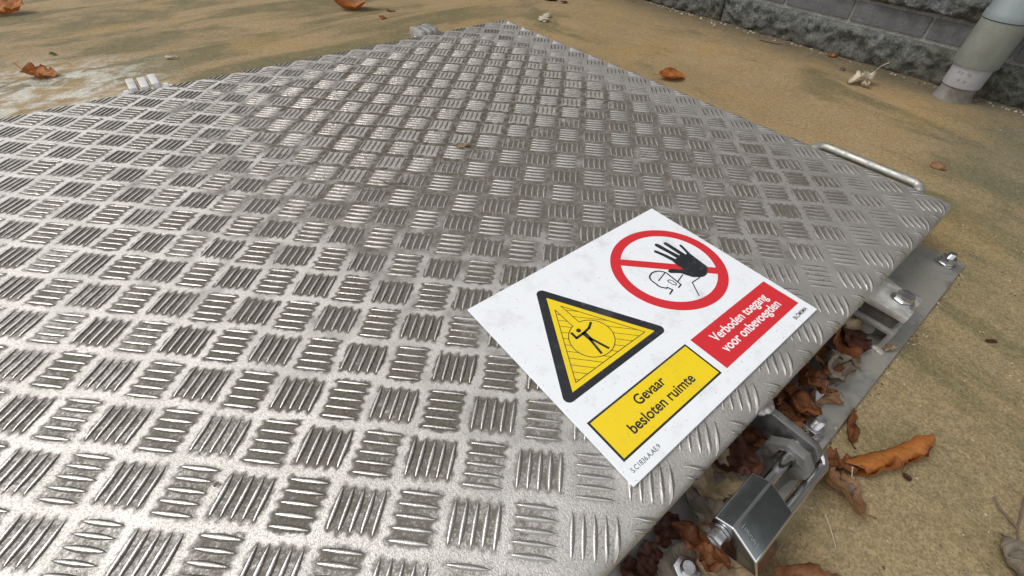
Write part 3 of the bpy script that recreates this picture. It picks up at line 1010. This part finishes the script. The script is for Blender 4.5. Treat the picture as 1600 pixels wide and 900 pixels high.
face = stroke(head, 1.45) + stroke([(182.1, 121.8), (183.2, 118.9), (181.5, 99.7), (176.4, 98.7)], 1.45) + stroke([(182.2, 120.1), (168.1, 116.8)], 1.1) + stroke(mouth, 0.9, True) + stroke([(194.0, 107.3), (182.8, 104.4)], 1.1) + stroke([(204.6, 94.4), (192.8, 94.7), (183.3, 79.9)], 1.1)
flat('face_outline', face, MAT['black'], 3)

def rounded(tri, r, n=8):
    out = []
    for i in range(3):
        a, b, c = (Vector(tri[(i - 1) % 3]), Vector(tri[i]), Vector(tri[(i + 1) % 3]))
        u1, u2 = (a - b).normalized(), (c - b).normalized()
        half = u1.angle(u2) / 2
        ctr = b + (u1 + u2).normalized() * (r / sin(half))
        t1, t2 = b + u1 * (r / math.tan(half)), b + u2 * (r / math.tan(half))
        a1, a2 = atan2(*(t1 - ctr).yx), atan2(*(t2 - ctr).yx)
        d = (a2 - a1 + pi) % (2 * pi) - pi
        for k in range(n + 1):
            out.append((ctr.x + r * cos(a1 + d * k / n), ctr.y + r * sin(a1 + d * k / n)))
    return out
flat('triangle_border', [rounded([(65.5, 183.5), (128.0, 71.9), (3.0, 71.9)], 5.0)], MAT['black'], 1)
flat('triangle_field', [[(65.7, 167.0), (115.4, 78.1), (16.4, 78.1)]], MAT['yellow'], 2)
TA, TB, TC = (65.8, 157.0), (107.6, 82.7), (24.4, 82.9)
LC, LR = (66.0, 106.9), 20.1
ln = stroke([(69.5, 150.9), TB, TC, (62.1, 150.9)], 0.65) + stroke([(69.5, 150.9), (69.7, 126.8)], 0.65) + stroke([(62.1, 150.9), (61.9, 126.8)], 0.65) + \
    [q for q in ringpolys(LC, LR - 0.35, LR + 0.35, 72) if not (62.2 < (q[0][0] + q[2][0]) / 2 < 69.5 and (q[0][1]) > 120)]
def inside(p):
    x, y = p
    if y < 83 or math.hypot(x - LC[0], y - LC[1]) < LR: return False
    if 62 < x < 69.6 and y > 120: return False
    def sd(a, b): return (b[0] - a[0]) * (y - a[1]) - (b[1] - a[1]) * (x - a[0])
    return sd(TA, TB) < 0 and sd(TC, TA) < 0
k = -40.0
while k < 320:                       # slanting hatch lines, x + y = k family
    run = None
    s = 0.0
    pts = []
    for i in range(0, 520):
        x = 10 + i * 0.22
        p_ = (x, k - 1.07 * x)
        ins = inside(p_)
        if ins and run is None: run = p_
        if not ins and run is not None:
            if math.hypot(run[0] - p_[0], run[1] - p_[1]) > 1.0: ln += stroke([run, p_], 0.5)
            run = None
    k += 9.6
flat('hatching_lines', ln, MAT['black'], 3)
fig = stroke([(77.5, 119.8), (71.9, 116.3), (64.4, 115.2), (55.4, 114.8), (55.7, 121.6)], 2.3)
fig += [[(62.0, 116.0), (66.6, 116.0), (65.8, 104.5), (62.6, 104.5)]] + stroke([(64.6, 107.5), (69.6, 90.4)], 2.3) + stroke([(63.8, 107.5), (61.0, 90.6)], 2.3)
fig += [ngon(20, 2.2, (62.6, 119.9))]
flat('person_pictogram', fig, MAT['black'], 4)
flat('yellow_banner_border', [[(6.9, 15.4), (125.0, 15.3), (125.0, 52.4), (6.9, 52.6)]], MAT['black'], 1)
flat('yellow_banner', [[(8.8, 17.1), (123.2, 17.0), (123.2, 50.8), (8.8, 50.9)]], MAT['yellow'], 2)
flat('red_banner', [[(132.2, 15.2), (251.2, 15.1), (251.2, 51.8), (132.2, 52.2)]], MAT['red'], 1)

def text(name, s, x0, x1, y0, cap, mat, layer, bold=0.0):
    cu = bpy.data.curves.new(name, 'FONT')
    cu.body = s
    cu.size = 1.0
    cu.offset = bold
    tmp = bpy.data.objects.new('tmp', cu)
    COL.objects.link(tmp)
    bpy.context.view_layer.update()
    dg = bpy.context.evaluated_depsgraph_get()
    me = bpy.data.meshes.new_from_object(tmp.evaluated_get(dg))
    bpy.data.objects.remove(tmp)
    xs_ = [v.co.x for v in me.vertices]
    a, b = min(xs_), max(xs_)
    capu = 0.69
    for v in me.vertices:
        fx = (v.co.x - a) / (b - a)
        v.co = (SX + (x0 + (x1 - x0) * fx) / 1000, SY + (y0 + v.co.y / capu * cap) / 1000, SZ + 0.00008 * layer)
    me.name = name
    me.materials.clear(); me.materials.append(mat)
    o = bpy.data.objects.new(name, me); link(o)
    return under(o, sign)
text('red_banner_text', 'Verboden toegang', 148.6, 233.6, 36.4, 8.6, MAT['whitetext'], 2, 0.018)
text('red_banner_text', 'voor onbevoegden', 146.6, 235.6, 24.0, 8.6, MAT['whitetext'], 2, 0.018)
text('yellow_banner_text', 'Gevaar', 48.8, 81.6, 37.8, 8.4, MAT['black'], 3, 0.018)
text('yellow_banner_text', 'besloten ruimte', 28.2, 102.6, 24.6, 8.4, MAT['black'], 3, 0.018)
text('order_code_text', 'S.C1836.A.AE.9', 6.4, 35.9, 6.1, 3.5, MAT['black'], 1, 0.0)
text('maker_text', 'BLOMSMA', 229.2, 250.8, 5.8, 3.6, MAT['black'], 1, 0.016)

# ------------------------------------------------------------------ leaves and litter
def leaf_material(name, c1, c2, dark):
    t = NT(name)
    uv = t.n('ShaderNodeTexCoord').outputs['UV']
    u, v, _ = t.sep(uv)
    p = t.pos()
    av = t.math('ABSOLUTE', v)
    rib = t.ramp(av, 0.02, 0.06, 1.0, 0.0)
    w = t.math('SINE', t.math('MULTIPLY', t.math('SUBTRACT', u, t.math('MULTIPLY', av, 0.28)), 58.0))
    veins = t.math('MULTIPLY', t.ramp(w, 0.86, 1.0), 0.7)
    n1 = t.noise(p, 70, 5, 0.7); n2 = t.noise(p, 300, 4, 0.65)
    c = t.mix(t.ramp(n1, 0.3, 0.7), c1, c2)
    c = t.mix(t.math('MULTIPLY', t.ramp(n2, 0.55, 0.75), 0.5), c, dark)
    c = t.mix(t.math('MULTIPLY', t.ramp(av, 0.75, 1.0), 0.5), c, dark)
    c = t.mix(t.math('MULTIPLY', t.math('MAXIMUM', rib, veins), 0.45), c, tuple(x * 0.7 for x in c2))
    t.set('Base Color', c)
    t.set('Roughness', 0.55)
    t.b.inputs['Specular IOR Level'].default_value = 0.35
    t.bump(t.math('ADD', t.math('MULTIPLY', t.math('MAXIMUM', rib, veins), 0.8), t.math('ADD', n1, n2)), 0.6, 0.0012)
    tr = t.n('ShaderNodeBsdfTranslucent')
    t.l(c, tr.inputs['Color'])
    ms = t.n('ShaderNodeMixShader')
    ms.inputs[0].default_value = 0.18
    t.l(t.b.outputs[0], ms.inputs[1]); t.l(tr.outputs[0], ms.inputs[2])
    t.l(ms.outputs[0], t.out.inputs['Surface'])
    return t.m
LM = {
    'orange': leaf_material('leaf_orange', (0.34, 0.105, 0.020), (0.46, 0.17, 0.038), (0.12, 0.035, 0.012)),
    'rust': leaf_material('leaf_rust', (0.145, 0.050, 0.018), (0.235, 0.085, 0.028), (0.045, 0.018, 0.010)),
    'brownrust': leaf_material('leaf_brown_rust', (0.17, 0.070, 0.030), (0.25, 0.11, 0.045), (0.06, 0.028, 0.016)),
    'red': leaf_material('leaf_red_brown', (0.060, 0.022, 0.013), (0.100, 0.036, 0.019), (0.024, 0.010, 0.007)),
    'brown': leaf_material('leaf_brown', (0.24, 0.12, 0.055), (0.32, 0.18, 0.09), (0.10, 0.05, 0.03)),
    'tan': leaf_material('leaf_tan', (0.36, 0.26, 0.15), (0.46, 0.35, 0.22), (0.16, 0.11, 0.07)),
    'grey': leaf_material('leaf_grey_brown', (0.17, 0.14, 0.105), (0.25, 0.21, 0.16), (0.08, 0.065, 0.05)),
    'pale': leaf_material('leaf_pale_cream', (0.55, 0.48, 0.34), (0.66, 0.60, 0.47), (0.30, 0.22, 0.13)),
    'green': leaf_material('leaf_green_bud', (0.14, 0.26, 0.06), (0.25, 0.40, 0.12), (0.06, 0.10, 0.03)),
}
def wprof(kind, s, sd):
    s = min(max(s, 0.0), 1.0)
    if kind == 'maple':
        b = sin(pi * s ** 0.8) ** 0.55
        lob = 0.62 + 0.38 * abs(sin(3.0 * pi * s + 0.5))
        return b * lob
    if kind == 'jag':
        return sin(pi * s ** 0.85) ** 0.6 * (0.80 + 0.30 * mnoise.noise(Vector((s * 9, sd, 4))) + 0.16 * abs(((s * 9) % 1.0) - 0.5))
    if kind == 'scrap':
        return (0.45 + 0.55 * sin(pi * s) ** 0.5) * (0.75 + 0.45 * mnoise.noise(Vector((s * 6, sd, 0)))) * min(1, s * 9, (1 - s) * 9)
    b = sin(pi * s ** 0.9) ** 0.75
    return b * (1 + 0.10 * mnoise.noise(Vector((s * 34, sd, 1))) + 0.05 * (((s * 13) % 1.0) - 0.5))

def leaf(x, y, z, L, Wd, colour, label, curl=1.2, bend=0.8, rot=0.0, tilt=(0.0, 0.0), kind='oval', seed=0, crumple=0.1, stalk=0.25, spiral=0.0, group='fallen leaves', name='fallen_leaf', cat='leaf', lift=0.0):
    nu, nv = 26, 12
    vs, uvs = [], []
    rc = Wd / max(curl, 1e-3)
    rl = L / max(abs(bend), 1e-3) * (1 if bend >= 0 else -1)
    off = Vector((seed * 7.3, seed * 1.9, seed * 3.7))
    for i in range(nu + 1):
        s = i / nu
        for j in range(nv + 1):
            t_ = -1 + 2 * j / nv
            w = max(wprof(kind, s, seed + (0.5 if t_ < 0 else 0)), 0.02) * Wd
            d = t_ * w
            d *= 1 + 0.10 * crumple * mnoise.noise(Vector((s * 9, t_ * 3, seed)))
            rs = rc
            if spiral > 0:      # rolled leaf: the roll narrows towards its tip
                rs = rc * (0.80 + 0.20 * sin(pi * s)) * (1.0 if s < 0.78 else 1.0 - 0.62 * ((s - 0.78) / 0.22) ** 1.3) * (1 + 0.10 * mnoise.noise(Vector((s * 5, seed, 2))))
            ang = d / rs
            rr = rs * (1 + spiral * abs(ang))
            if spiral > 0:
                rr *= 1 + 0.09 * sin(s * 40 + ang * 1.6) * (0.4 + 0.6 * s)
            yy = rr * sin(ang)
            zz = rs - rr * cos(ang)
            xx = (s - 0.5) * L
            zz += crumple * Wd * 0.8 * mnoise.noise(Vector((xx / L * 3.6, d / Wd * 2.4, 0)) + off)
            zz += crumple * Wd * 0.35 * mnoise.noise(Vector((xx / L * 9, d / Wd * 6, 5)) + off)
            yy += crumple * Wd * 0.3 * mnoise.noise(Vector((xx / L * 3, d / Wd * 3, 9)) + off)
            # bend along the length
            th = xx / rl
            px_, pz_ = (rl - zz) * sin(th), rl - (rl - zz) * cos(th)
            vs.append(Vector((px_, yy, pz_)))
            uvs.append((s, t_))
    fs = []
    for i in range(nu):
        for j in range(nv):
            a = i * (nv + 1) + j
            fs.append((a, a + nv + 1, a + nv + 2, a + 1))
    if stalk > 0:
        mid0 = vs[nv // 2]; mid1 = vs[(nv + 1) + nv // 2]
        dr = (mid0 - mid1).normalized()
        n0 = len(vs)
        K = 5
        for k in range(K + 1):
            c = mid0 + dr * (L * stalk * k / K) + Vector((0, 0.25 * L * stalk * (k / K) ** 2, -0.2 * L * stalk * (k / K) ** 2))
            r_ = 0.0007 + 0.0005 * (k / K) ** 3
            for q in range(4):
                vs.append(c + Vector((0, cos(q * pi / 2) * r_, sin(q * pi / 2) * r_)))
                uvs.append((0, 0))
        for k in range(K):
            for q in range(4):
                fs.append((n0 + k * 4 + q, n0 + k * 4 + (q + 1) % 4, n0 + (k + 1) * 4 + (q + 1) % 4, n0 + (k + 1) * 4 + q))
    R_ = Euler((tilt[0], tilt[1], rot), 'XYZ').to_matrix()
    vs = [R_ @ v for v in vs]
    zmin = min(v.z for v in vs)
    vs = [v - Vector((0, 0, zmin)) for v in vs]
    me = bpy.data.meshes.new(name)
    me.from_pydata([tuple(v) for v in vs], [], fs)
    uvl = me.uv_layers.new(name='UVMap')
    for lp in me.loops:
        uvl.data[lp.index].uv = uvs[lp.vertex_index]
    me.polygons.foreach_set('use_smooth', [True] * len(me.polygons))
    me.materials.append(LM[colour])
    o = bpy.data.objects.new(name, me)
    o.location = (x, y, z + 0.0004 + lift)
    link(o)
    tag(o, label, cat, group)
    return o
G = ZG
IR = atan2(-0.6354, 0.7716)          # heading that runs to the right in the picture
leaf(-0.205, 1.285, G, 0.062, 0.026, 'orange', 'small curled orange-brown leaf on pale chalky concrete left of the hinge', 1.3, 0.9, IR + 0.1, (0.1, 0.1), 'maple', 1, 0.35)
leaf(-0.255, 1.86, G, 0.110, 0.040, 'orange', 'curled orange-brown leaf at the far left corner of the photo', 1.1, 1.4, IR + 0.3, (0.3, 0.0), 'maple', 2, 0.4)
leaf(0.515, 1.42, G, 0.190, 0.032, 'orange', 'large upturned orange-brown leaf with curled ends on the concrete beyond the hinges', 0.9, 3.3, IR + 0.15, (0.10, 0.12), 'oval', 33, 0.30, 0.3)
leaf(0.550, 1.283, G, 0.026, 0.012, 'orange', 'small rounded orange leaf scrap just below the large upturned leaf', 1.5, 1.2, 0.4, (0.2, 0.2), 'scrap', 4, 0.3, 0)
leaf(0.602, 1.335, G, 0.030, 0.010, 'rust', 'tiny pointed rust scrap right of the large upturned leaf', 1.4, 0.8, IR, (0.0, 0.2), 'scrap', 5, 0.3, 0)
leaf(1.095, 1.180, G, 0.050, 0.016, 'red', 'dark red leaf cut off by the top edge of the photo', 1.0, 0.8, IR, (0.0, 0.1), 'maple', 6, 0.3, 0.1)
leaf(1.115, 1.135, G, 0.030, 0.010, 'red', 'dark red scrap at the top edge, right of the apex of the lid', 1.0, 0.8, IR + 0.5, (0.0, 0.1), 'scrap', 7, 0.3, 0.0)
leaf(0.890, 0.520, G, 0.068, 0.026, 'orange', 'orange-red leaf lying just beyond the far right edge of the lid', 1.1, 0.5, IR + 0.25, (0.15, 0.05), 'oval', 8, 0.25, 0.2)
leaf(1.228, 0.240, G, 0.062, 0.030, 'pale', 'crumpled cream dried leaf on brown concrete left of the downpipe', 1.9, 0.9, IR + 3.3, (0.2, 0.1), 'jag', 9, 0.75, 0.45)
leaf(1.215, 0.225, G, 0.030, 0.016, 'pale', 'small cream curl tucked under the crumpled cream leaf', 2.6, 1.2, IR + 1.4, (0.2, 0.4), 'scrap', 19, 0.5, 0)
leaf(1.362, 0.366, G, 0.030, 0.012, 'orange', 'tiny orange-red leaf at the foot of the stone wall', 1.3, 0.9, IR + 0.3, (0.2, 0.0), 'maple', 10, 0.4, 0.0)
leaf(0.3285, -0.1615, G, 0.100, 0.036, 'orange', 'tightly rolled orange leaf on the concrete right of the padlock', 4.9, 0.10, atan2(-0.041, 0.087), (1.5, 0.0), 'jag', 11, 0.17, 0.0, 0.05)
leaf(0.284, -0.1440, G, 0.036, 0.018, 'rust', 'torn rust end of leaf touching the rolled orange leaf', 1.8, 1.0, 2.2, (0.4, 0.2), 'scrap', 12, 0.6, 0.0)
leaf(0.326, -0.129, G, 0.046, 0.011, 'rust', 'narrow curled rust leaf standing at the flange edge above the rolled leaf', 1.6, 0.9, 0.35, (0.9, 0.0), 'oval', 13, 0.35, 0.1)
leaf(0.256, -0.1440, G, 0.062, 0.026, 'brown', 'brown cupped leaf directly behind the padlock shackle', 1.2, 0.8, 1.1, (0.7, 0.1), 'oval', 14, 0.3, 0.1)
leaf(0.268, -0.1510, G, 0.026, 0.011, 'grey', 'grey shrivelled scrap beside the brown cupped leaf', 1.6, 1.0, 0.3, (0.3, 0.2), 'scrap', 15, 0.7, 0.3)
leaf(0.168, -0.1660, G, 0.062, 0.024, 'brownrust', 'torn rust-brown leaf at the bottom edge right of the padlock', 1.1, 0.8, IR + 0.1, (0.35, 0.0), 'jag', 16, 0.6, 0.0)
leaf(0.305, -0.2640, G, 0.056, 0.026, 'grey', 'crumpled grey-brown leaf in the bottom right corner', 2.2, 1.2, 0.7, (0.5, 0.2), 'maple', 17, 0.6, 0.0)
leaf(0.320, -0.184, G, 0.0080, 0.0040, 'red', 'tiny dark red leaf chip below the rolled orange leaf', 0.6, 0.4, 0.9, (0.1, 0.1), 'oval', 18, 0.2, 0.0)
leaf(0.562, -0.186, G, 0.0150, 0.0032, 'red', 'tiny red splinter on bare concrete right of the bolted bracket', 0.8, 0.4, IR, (0.1, 0.0), 'scrap', 20, 0.5, 0.0)
leaf(0.2585, 0.409, 0.0010, 0.0200, 0.0070, 'tan', 'small dried tan leaf curl lying on the tread plate behind the sign', 2.0, 0.9, IR + 0.5, (0.1, 0.1), 'scrap', 21, 0.6, 0.35)
leaf(-0.118, 0.126, 0.0006, 0.0042, 0.0018, 'grey', 'tiny dark speck of leaf on the near left of the tread plate', 0.8, 0.4, 0.6, (0.1, 0.1), 'scrap', 22, 0.3, 0.0)
leaf(-0.180, 1.42, G, 0.0150, 0.0080, 'green', 'tiny green bud on the concrete above the curled leaf', 2.2, 1.0, 0.6, (0.3, 0.1), 'oval', 23, 0.2, 0.0)

# litter trapped between lid and flange
pile = [
    (0.124, -0.101, 0.046, 0.020, 'rust', 'bright rust leaf lying left of the padlock body', 1.2, 0.8, 1.7, (0.35, 0.1), 'maple', 41, 0.5, 0.008),
    (0.103, -0.112, 0.062, 0.028, 'grey', 'broad grey-brown leaf under the padlock', 0.7, 0.4, 0.6, (0.05, 0.05), 'oval', 42, 0.2, 0.0),
    (0.134, -0.122, 0.045, 0.022, 'tan', 'tan leaf underside peeking from below the padlock', 0.8, 0.5, 2.4, (0.1, 0.05), 'oval', 43, 0.3, 0.003),
    (0.163, -0.085, 0.060, 0.026, 'grey', 'grey leaf left of the staple plate', 0.8, 0.5, 0.9, (0.1, 0.1), 'oval', 44, 0.35, 0.002),
    (0.181, -0.076, 0.050, 0.022, 'tan', 'pale tan leaf edge in the gap beside the staple plate', 0.9, 0.5, 0.2, (0.2, 0.1), 'oval', 45, 0.4, 0.004),
    (0.200, -0.080, 0.050, 0.020, 'red', 'dark red leaf in the shadow behind the staple plate', 1.2, 0.7, 2.0, (0.2, 0.3), 'maple', 46, 0.5, 0.006),
    (0.092, -0.083, 0.028, 0.013, 'red', 'dark red leaf scrap beside the bottom anchor nut', 0.7, 0.4, 0.4, (0.1, 0.1), 'scrap', 47, 0.4, 0.002),
    (0.075, -0.086, 0.034, 0.014, 'red', 'dark red leaf under the lid edge at the bottom of the photo', 0.7, 0.4, 1.1, (0.1, 0.1), 'scrap', 48, 0.4, 0.002),
    (0.120, -0.079, 0.032, 0.012, 'red', 'maroon leaf scrap under the lid below the lowest sign corner', 0.8, 0.4, 0.1, (0.1, 0.1), 'scrap', 49, 0.4, 0.002),
    (0.274, -0.084, 0.055, 0.024, 'rust', 'curled rust leaf in the gap above the middle anchor nut', 1.4, 0.9, 0.5, (0.5, 0.1), 'maple', 50, 0.5, 0.004),
    (0.296, -0.078, 0.060, 0.024, 'rust', 'jagged rust leaf against the lid edge above the middle nut', 1.2, 0.8, 1.4, (0.4, 0.2), 'maple', 51, 0.5, 0.006),
    (0.300, -0.094, 0.038, 0.014, 'rust', 'pointed orange-rust leaf on the flange above the middle nut', 1.3, 0.9, 5.6, (0.3, 0.2), 'maple', 52, 0.45, 0.003),
    (0.265, -0.094, 0.046, 0.018, 'grey', 'grey leaf squeezed behind the hasp tab', 0.9, 0.5, 2.6, (0.2, 0.1), 'oval', 53, 0.4, 0.001),
    (0.283, -0.098, 0.034, 0.014, 'red', 'dark red leaf scrap between hasp tab and middle nut', 1.0, 0.5, 0.9, (0.2, 0.1), 'scrap', 54, 0.4, 0.002),
    (0.335, -0.101, 0.034, 0.012, 'brown', 'brown torn leaf lying flat on the flange between the nuts', 0.6, 0.4, IR + 0.2, (0.08, 0.05), 'scrap', 55, 0.3, 0.001),
    (0.327, -0.080, 0.060, 0.022, 'rust', 'rust leaf in deep shade under the lid left of the brown torn leaf', 1.3, 0.7, 0.8, (0.4, 0.3), 'maple', 56, 0.5, 0.004),
    (0.364, -0.089, 0.046, 0.022, 'grey', 'spiky grey-brown husk on the flange left of the strap', 2.2, 1.0, 0.3, (0.3, 0.2), 'maple', 57, 0.8, 0.0),
    (0.366, -0.073, 0.060, 0.024, 'rust', 'long rust leaf under the lid behind the grey husk', 1.1, 0.7, 0.5, (0.5, 0.2), 'oval', 58, 0.4, 0.005),
    (0.402, -0.079, 0.058, 0.022, 'rust', 'rust leaf under the lid left of the bracket', 1.2, 0.6, IR + 0.9, (0.4, 0.2), 'oval', 59, 0.4, 0.004),
    (0.428, -0.086, 0.050, 0.020, 'red', 'dark red leaf in front of the round rod end', 1.0, 0.6, 0.2, (0.3, 0.1), 'oval', 60, 0.4, 0.001),
    (0.438, -0.070, 0.046, 0.016, 'tan', 'pale tan leaf under the lid left of the rod end', 0.8, 0.5, IR + 0.3, (0.3, 0.1), 'oval', 61, 0.3, 0.012),
    (0.400, -0.100, 0.024, 0.009, 'tan', 'small tan leaf curl at the foot of the strap', 1.4, 0.8, 0.6, (0.3, 0.2), 'scrap', 62, 0.5, 0.001),
    (0.387, -0.099, 0.018, 0.007, 'rust', 'short rust scrap near the foot of the strap', 1.0, 0.5, 0.9, (0.4, 0.2), 'scrap', 63, 0.5, 0.001),
    (0.450, -0.1165, 0.018, 0.007, 'tan', 'tan crumb of leaf in front of the strap bend', 1.4, 0.8, 2.6, (0.3, 0.2), 'scrap', 64, 0.5, 0.001),
    (0.237, -0.083, 0.045, 0.018, 'rust', 'rust leaf scrap between staple plate and hasp tab', 1.1, 0.6, 1.9, (0.3, 0.2), 'maple', 65, 0.5, 0.002),
    (0.148, -0.100, 0.050, 0.022, 'grey', 'dark grey leaf between padlock and lid edge', 0.9, 0.5, 1.2, (0.1, 0.2), 'oval', 66, 0.4, 0.004),
]
for (x, y, L, Wd, c, lab, cu, be, ro, ti, kd, se, crm, lf) in pile:
    if kd == 'maple': kd, crm = 'jag', crm * 1.3
    leaf(x, y, FZ, L, Wd, c, lab, cu, be, ro, ti, kd, se, crm, 0.0, 0.0, 'leaves trapped under the lid edge', lift=lf)

# white plastic scrap among the leaves
bm = bmesh.new()
pts = [(0.318, -0.092, -0.050), (0.327, -0.096, -0.046), (0.334, -0.093, -0.047), (0.330, -0.099, -0.060), (0.322, -0.098, -0.064), (0.316, -0.097, -0.058)]
vs = [bm.verts.new(p) for p in pts]
bm.faces.new((vs[0], vs[1], vs[4], vs[5])); bm.faces.new((vs[1], vs[2], vs[3], vs[4]))
r_ = bmesh.ops.solidify(bm, geom=bm.faces[:], thickness=0.0006)
o = bm_obj('plastic_scrap', bm, MAT['white'], None)
tag(o, 'torn scrap of white plastic among the leaves on the flange', 'scrap')

# twigs and stalks
t = NT('twig_bark'); n_ = t.noise(t.pos(), 200, 4, 0.6)
t.set('Base Color', t.mix(n_, (0.07, 0.05, 0.035), (0.19, 0.14, 0.10))); t.set('Roughness', 0.8)
MAT['twig'] = t.m
t = NT('dry_straw'); t.set('Base Color', (0.42, 0.36, 0.25)); t.set('Roughness', 0.7); MAT['straw'] = t.m
def twig(pts, r, label, mat='twig', cat='twig', side=None):
    bm = bmesh.new()
    P_ = [Vector(p) for p in pts]
    out = []
    for i in range(len(P_) - 1):
        for k in range(4):
            q = P_[i].lerp(P_[i + 1], k / 4)
            out.append(q + Vector((mnoise.noise(q * 90), mnoise.noise(q * 90 + Vector((5, 0, 0))), 0)) * r * 1.2)
    out.append(P_[-1])
    tube(bm, out, [r * (1.1 - 0.5 * i / len(out)) for i in range(len(out))], 6)
    if side:
        tube(bm, [Vector(p) for p in side], r * 0.8, 6)
    o = bm_obj('twig', bm, MAT[mat], None, True)
    tag(o, label, cat, 'twigs and stalks')
    return o
twig([(0.405, -0.262, G + 0.006), (0.375, -0.254, G + 0.004), (0.350, -0.256, G + 0.003), (0.326, -0.262, G + 0.003)], 0.0013, 'thin forked twig at the right edge above the grey leaf', side=[(0.345, -0.2565, G + 0.003), (0.350, -0.243, G + 0.005), (0.356, -0.236, G + 0.006)])
twig([(1.318, 0.548, G + 0.004), (1.325, 0.51, G + 0.004), (1.338, 0.475, G + 0.009)], 0.0020, 'short dark twig on the concrete before the wall')
twig([(0.2325, -0.153, G + 0.002), (0.226, -0.160, G + 0.002), (0.214, -0.170, G + 0.003)], 0.0006, 'thin straw stalk beside the padlock pointing to the bottom edge', 'straw')
twig([(0.283, -0.148, G + 0.012), (0.276, -0.152, G + 0.008), (0.283, -0.163, G + 0.002)], 0.0005, 'pale straw fibre in front of the rolled leaf', 'straw')
twig([(0.090, -0.096, FZ + 0.002), (0.098, -0.099, FZ + 0.003), (0.094, -0.108, FZ + 0.002)], 0.0006, 'thin dark stalk near the bottom anchor nut')
twig([(0.345, -0.099, FZ + 0.003), (0.352, -0.108, FZ + 0.004), (0.350, -0.114, FZ + 0.002)], 0.0005, 'fine dark stalk on the flange below the grey husk')
twig([(0.664, -0.124, G + 0.002), (0.650, -0.132, G + 0.004)], 0.0007, 'pale straw tip at the corner of the flange', 'straw')
twig([(0.012, 1.262, G + 0.003), (0.022, 1.250, G + 0.005), (0.035, 1.246, G + 0.004)], 0.0032, 'short cream stick on the mossy concrete above the near hinge', 'straw')
twig([(0.152, 0.372, 0.0016), (0.135, 0.384, 0.0018), (0.128, 0.402, 0.0016)], 0.0006, 'thin brown stalk lying on the tread plate left of the dried curl')

# pale husks and pebbles
def chip(x, y, z, r, mat, label, name='pale_husk', cat='husk'):
    bm = bmesh.new()
    bmesh.ops.create_icosphere(bm, subdivisions=3, radius=r)
    sd_ = x * 37 + y * 11
    for v in bm.verts:
        v.co += v.co.normalized() * r * 0.45 * mnoise.noise(v.co / r * 1.4 + Vector((sd_, 0, 0)))
        v.co.z *= 0.55; v.co.x *= 1.35
    o = bm_obj(name, bm, mat, None, True, loc=(x, y, z + r * 0.45))
    o.rotation_euler.z = sd_
    tag(o, label, cat, 'husks and crumbs on the concrete')
chip(0.928, 1.02, G, 0.012, LM['pale'], 'pale husk right of the lid apex, nearer one')
chip(0.965, 1.045, G, 0.010, LM['pale'], 'pale husk right of the lid apex, farther one')
chip(1.285, 0.305, G, 0.006, MAT['rust'], 'small black seed between the cream leaf and the wall', 'seed', 'seed')
chip(1.30, 0.262, G, 0.004, MAT['rust'], 'tiny black seed right of the cream leaf', 'seed', 'seed')
chip(1.325, 0.70, G, 0.006, LM['tan'], 'tan crumb on the concrete near the upper wall end')
chip(0.955, -0.010, G - 0.004, 0.010, LM['brown'], 'flat brown crust on the concrete beyond the handle', 'crust', 'crust')

# fine grit scattered over the concrete, too small to count
gv, gf = [], []
rg = random.Random(21)
def grit_piece(x, y, z, r):
    n0 = len(gv)
    a = rg.uniform(0, 6.28)
    for k in range(4):
        q = r * rg.uniform(0.6, 1.3)
        gv.append((x + q * cos(a + k * pi / 2), y + q * sin(a + k * pi / 2), z))
    gv.append((x, y, z + r * rg.uniform(0.5, 1.0)))
    for k in range(4): gf.append((n0 + k, n0 + (k + 1) % 4, n0 + 4))
for k in range(2600):
    if k < 1000: x, y = rg.uniform(0.1, 0.9), rg.uniform(-0.36, -0.128)
    elif k < 1900: x, y = rg.uniform(0.70, 1.37), rg.uniform(-0.3, 1.2)
    else: x, y = rg.uniform(-0.4, 1.0), rg.uniform(0.91, 2.0)
    if -0.28 < x < 0.69 and -0.13 < y < 0.905: continue
    grit_piece(x, y, ZG, rg.choice((0.0004, 0.0005, 0.0006, 0.0008, 0.001, 0.0014)))
for k in range(620):       # crumbs along the flange edge and the foot of the wall
    if k < 110: grit_piece(rg.uniform(0.05, 0.66), -0.1265 - abs(rg.gauss(0, 0.004)), ZG, rg.choice((0.0008, 0.0012, 0.002)))
    elif k < 180: grit_piece(rg.uniform(0.06, 0.5), rg.uniform(-0.125, -0.08), FZ, rg.choice((0.0006, 0.001, 0.0018)))
    else: grit_piece(1.372 - abs(rg.gauss(0, 0.012)), rg.uniform(-0.2, 1.0), ZG, rg.choice((0.001, 0.0015, 0.002, 0.0032, 0.005)))
t = NT('mixed_grit'); n_ = t.noise(t.pos(), 90, 3, 0.6)
t.set('Base Color', t.mix(t.ramp(n_, 0.42, 0.58), (0.07, 0.055, 0.035), (0.42, 0.36, 0.26))); t.set('Roughness', 0.85)
MAT['grit'] = t.m
grit = mesh_obj('grit', gv, gf, MAT['grit'])
tag(grit, 'dark crumbs and grit scattered on the concrete', 'grit', kind='stuff')
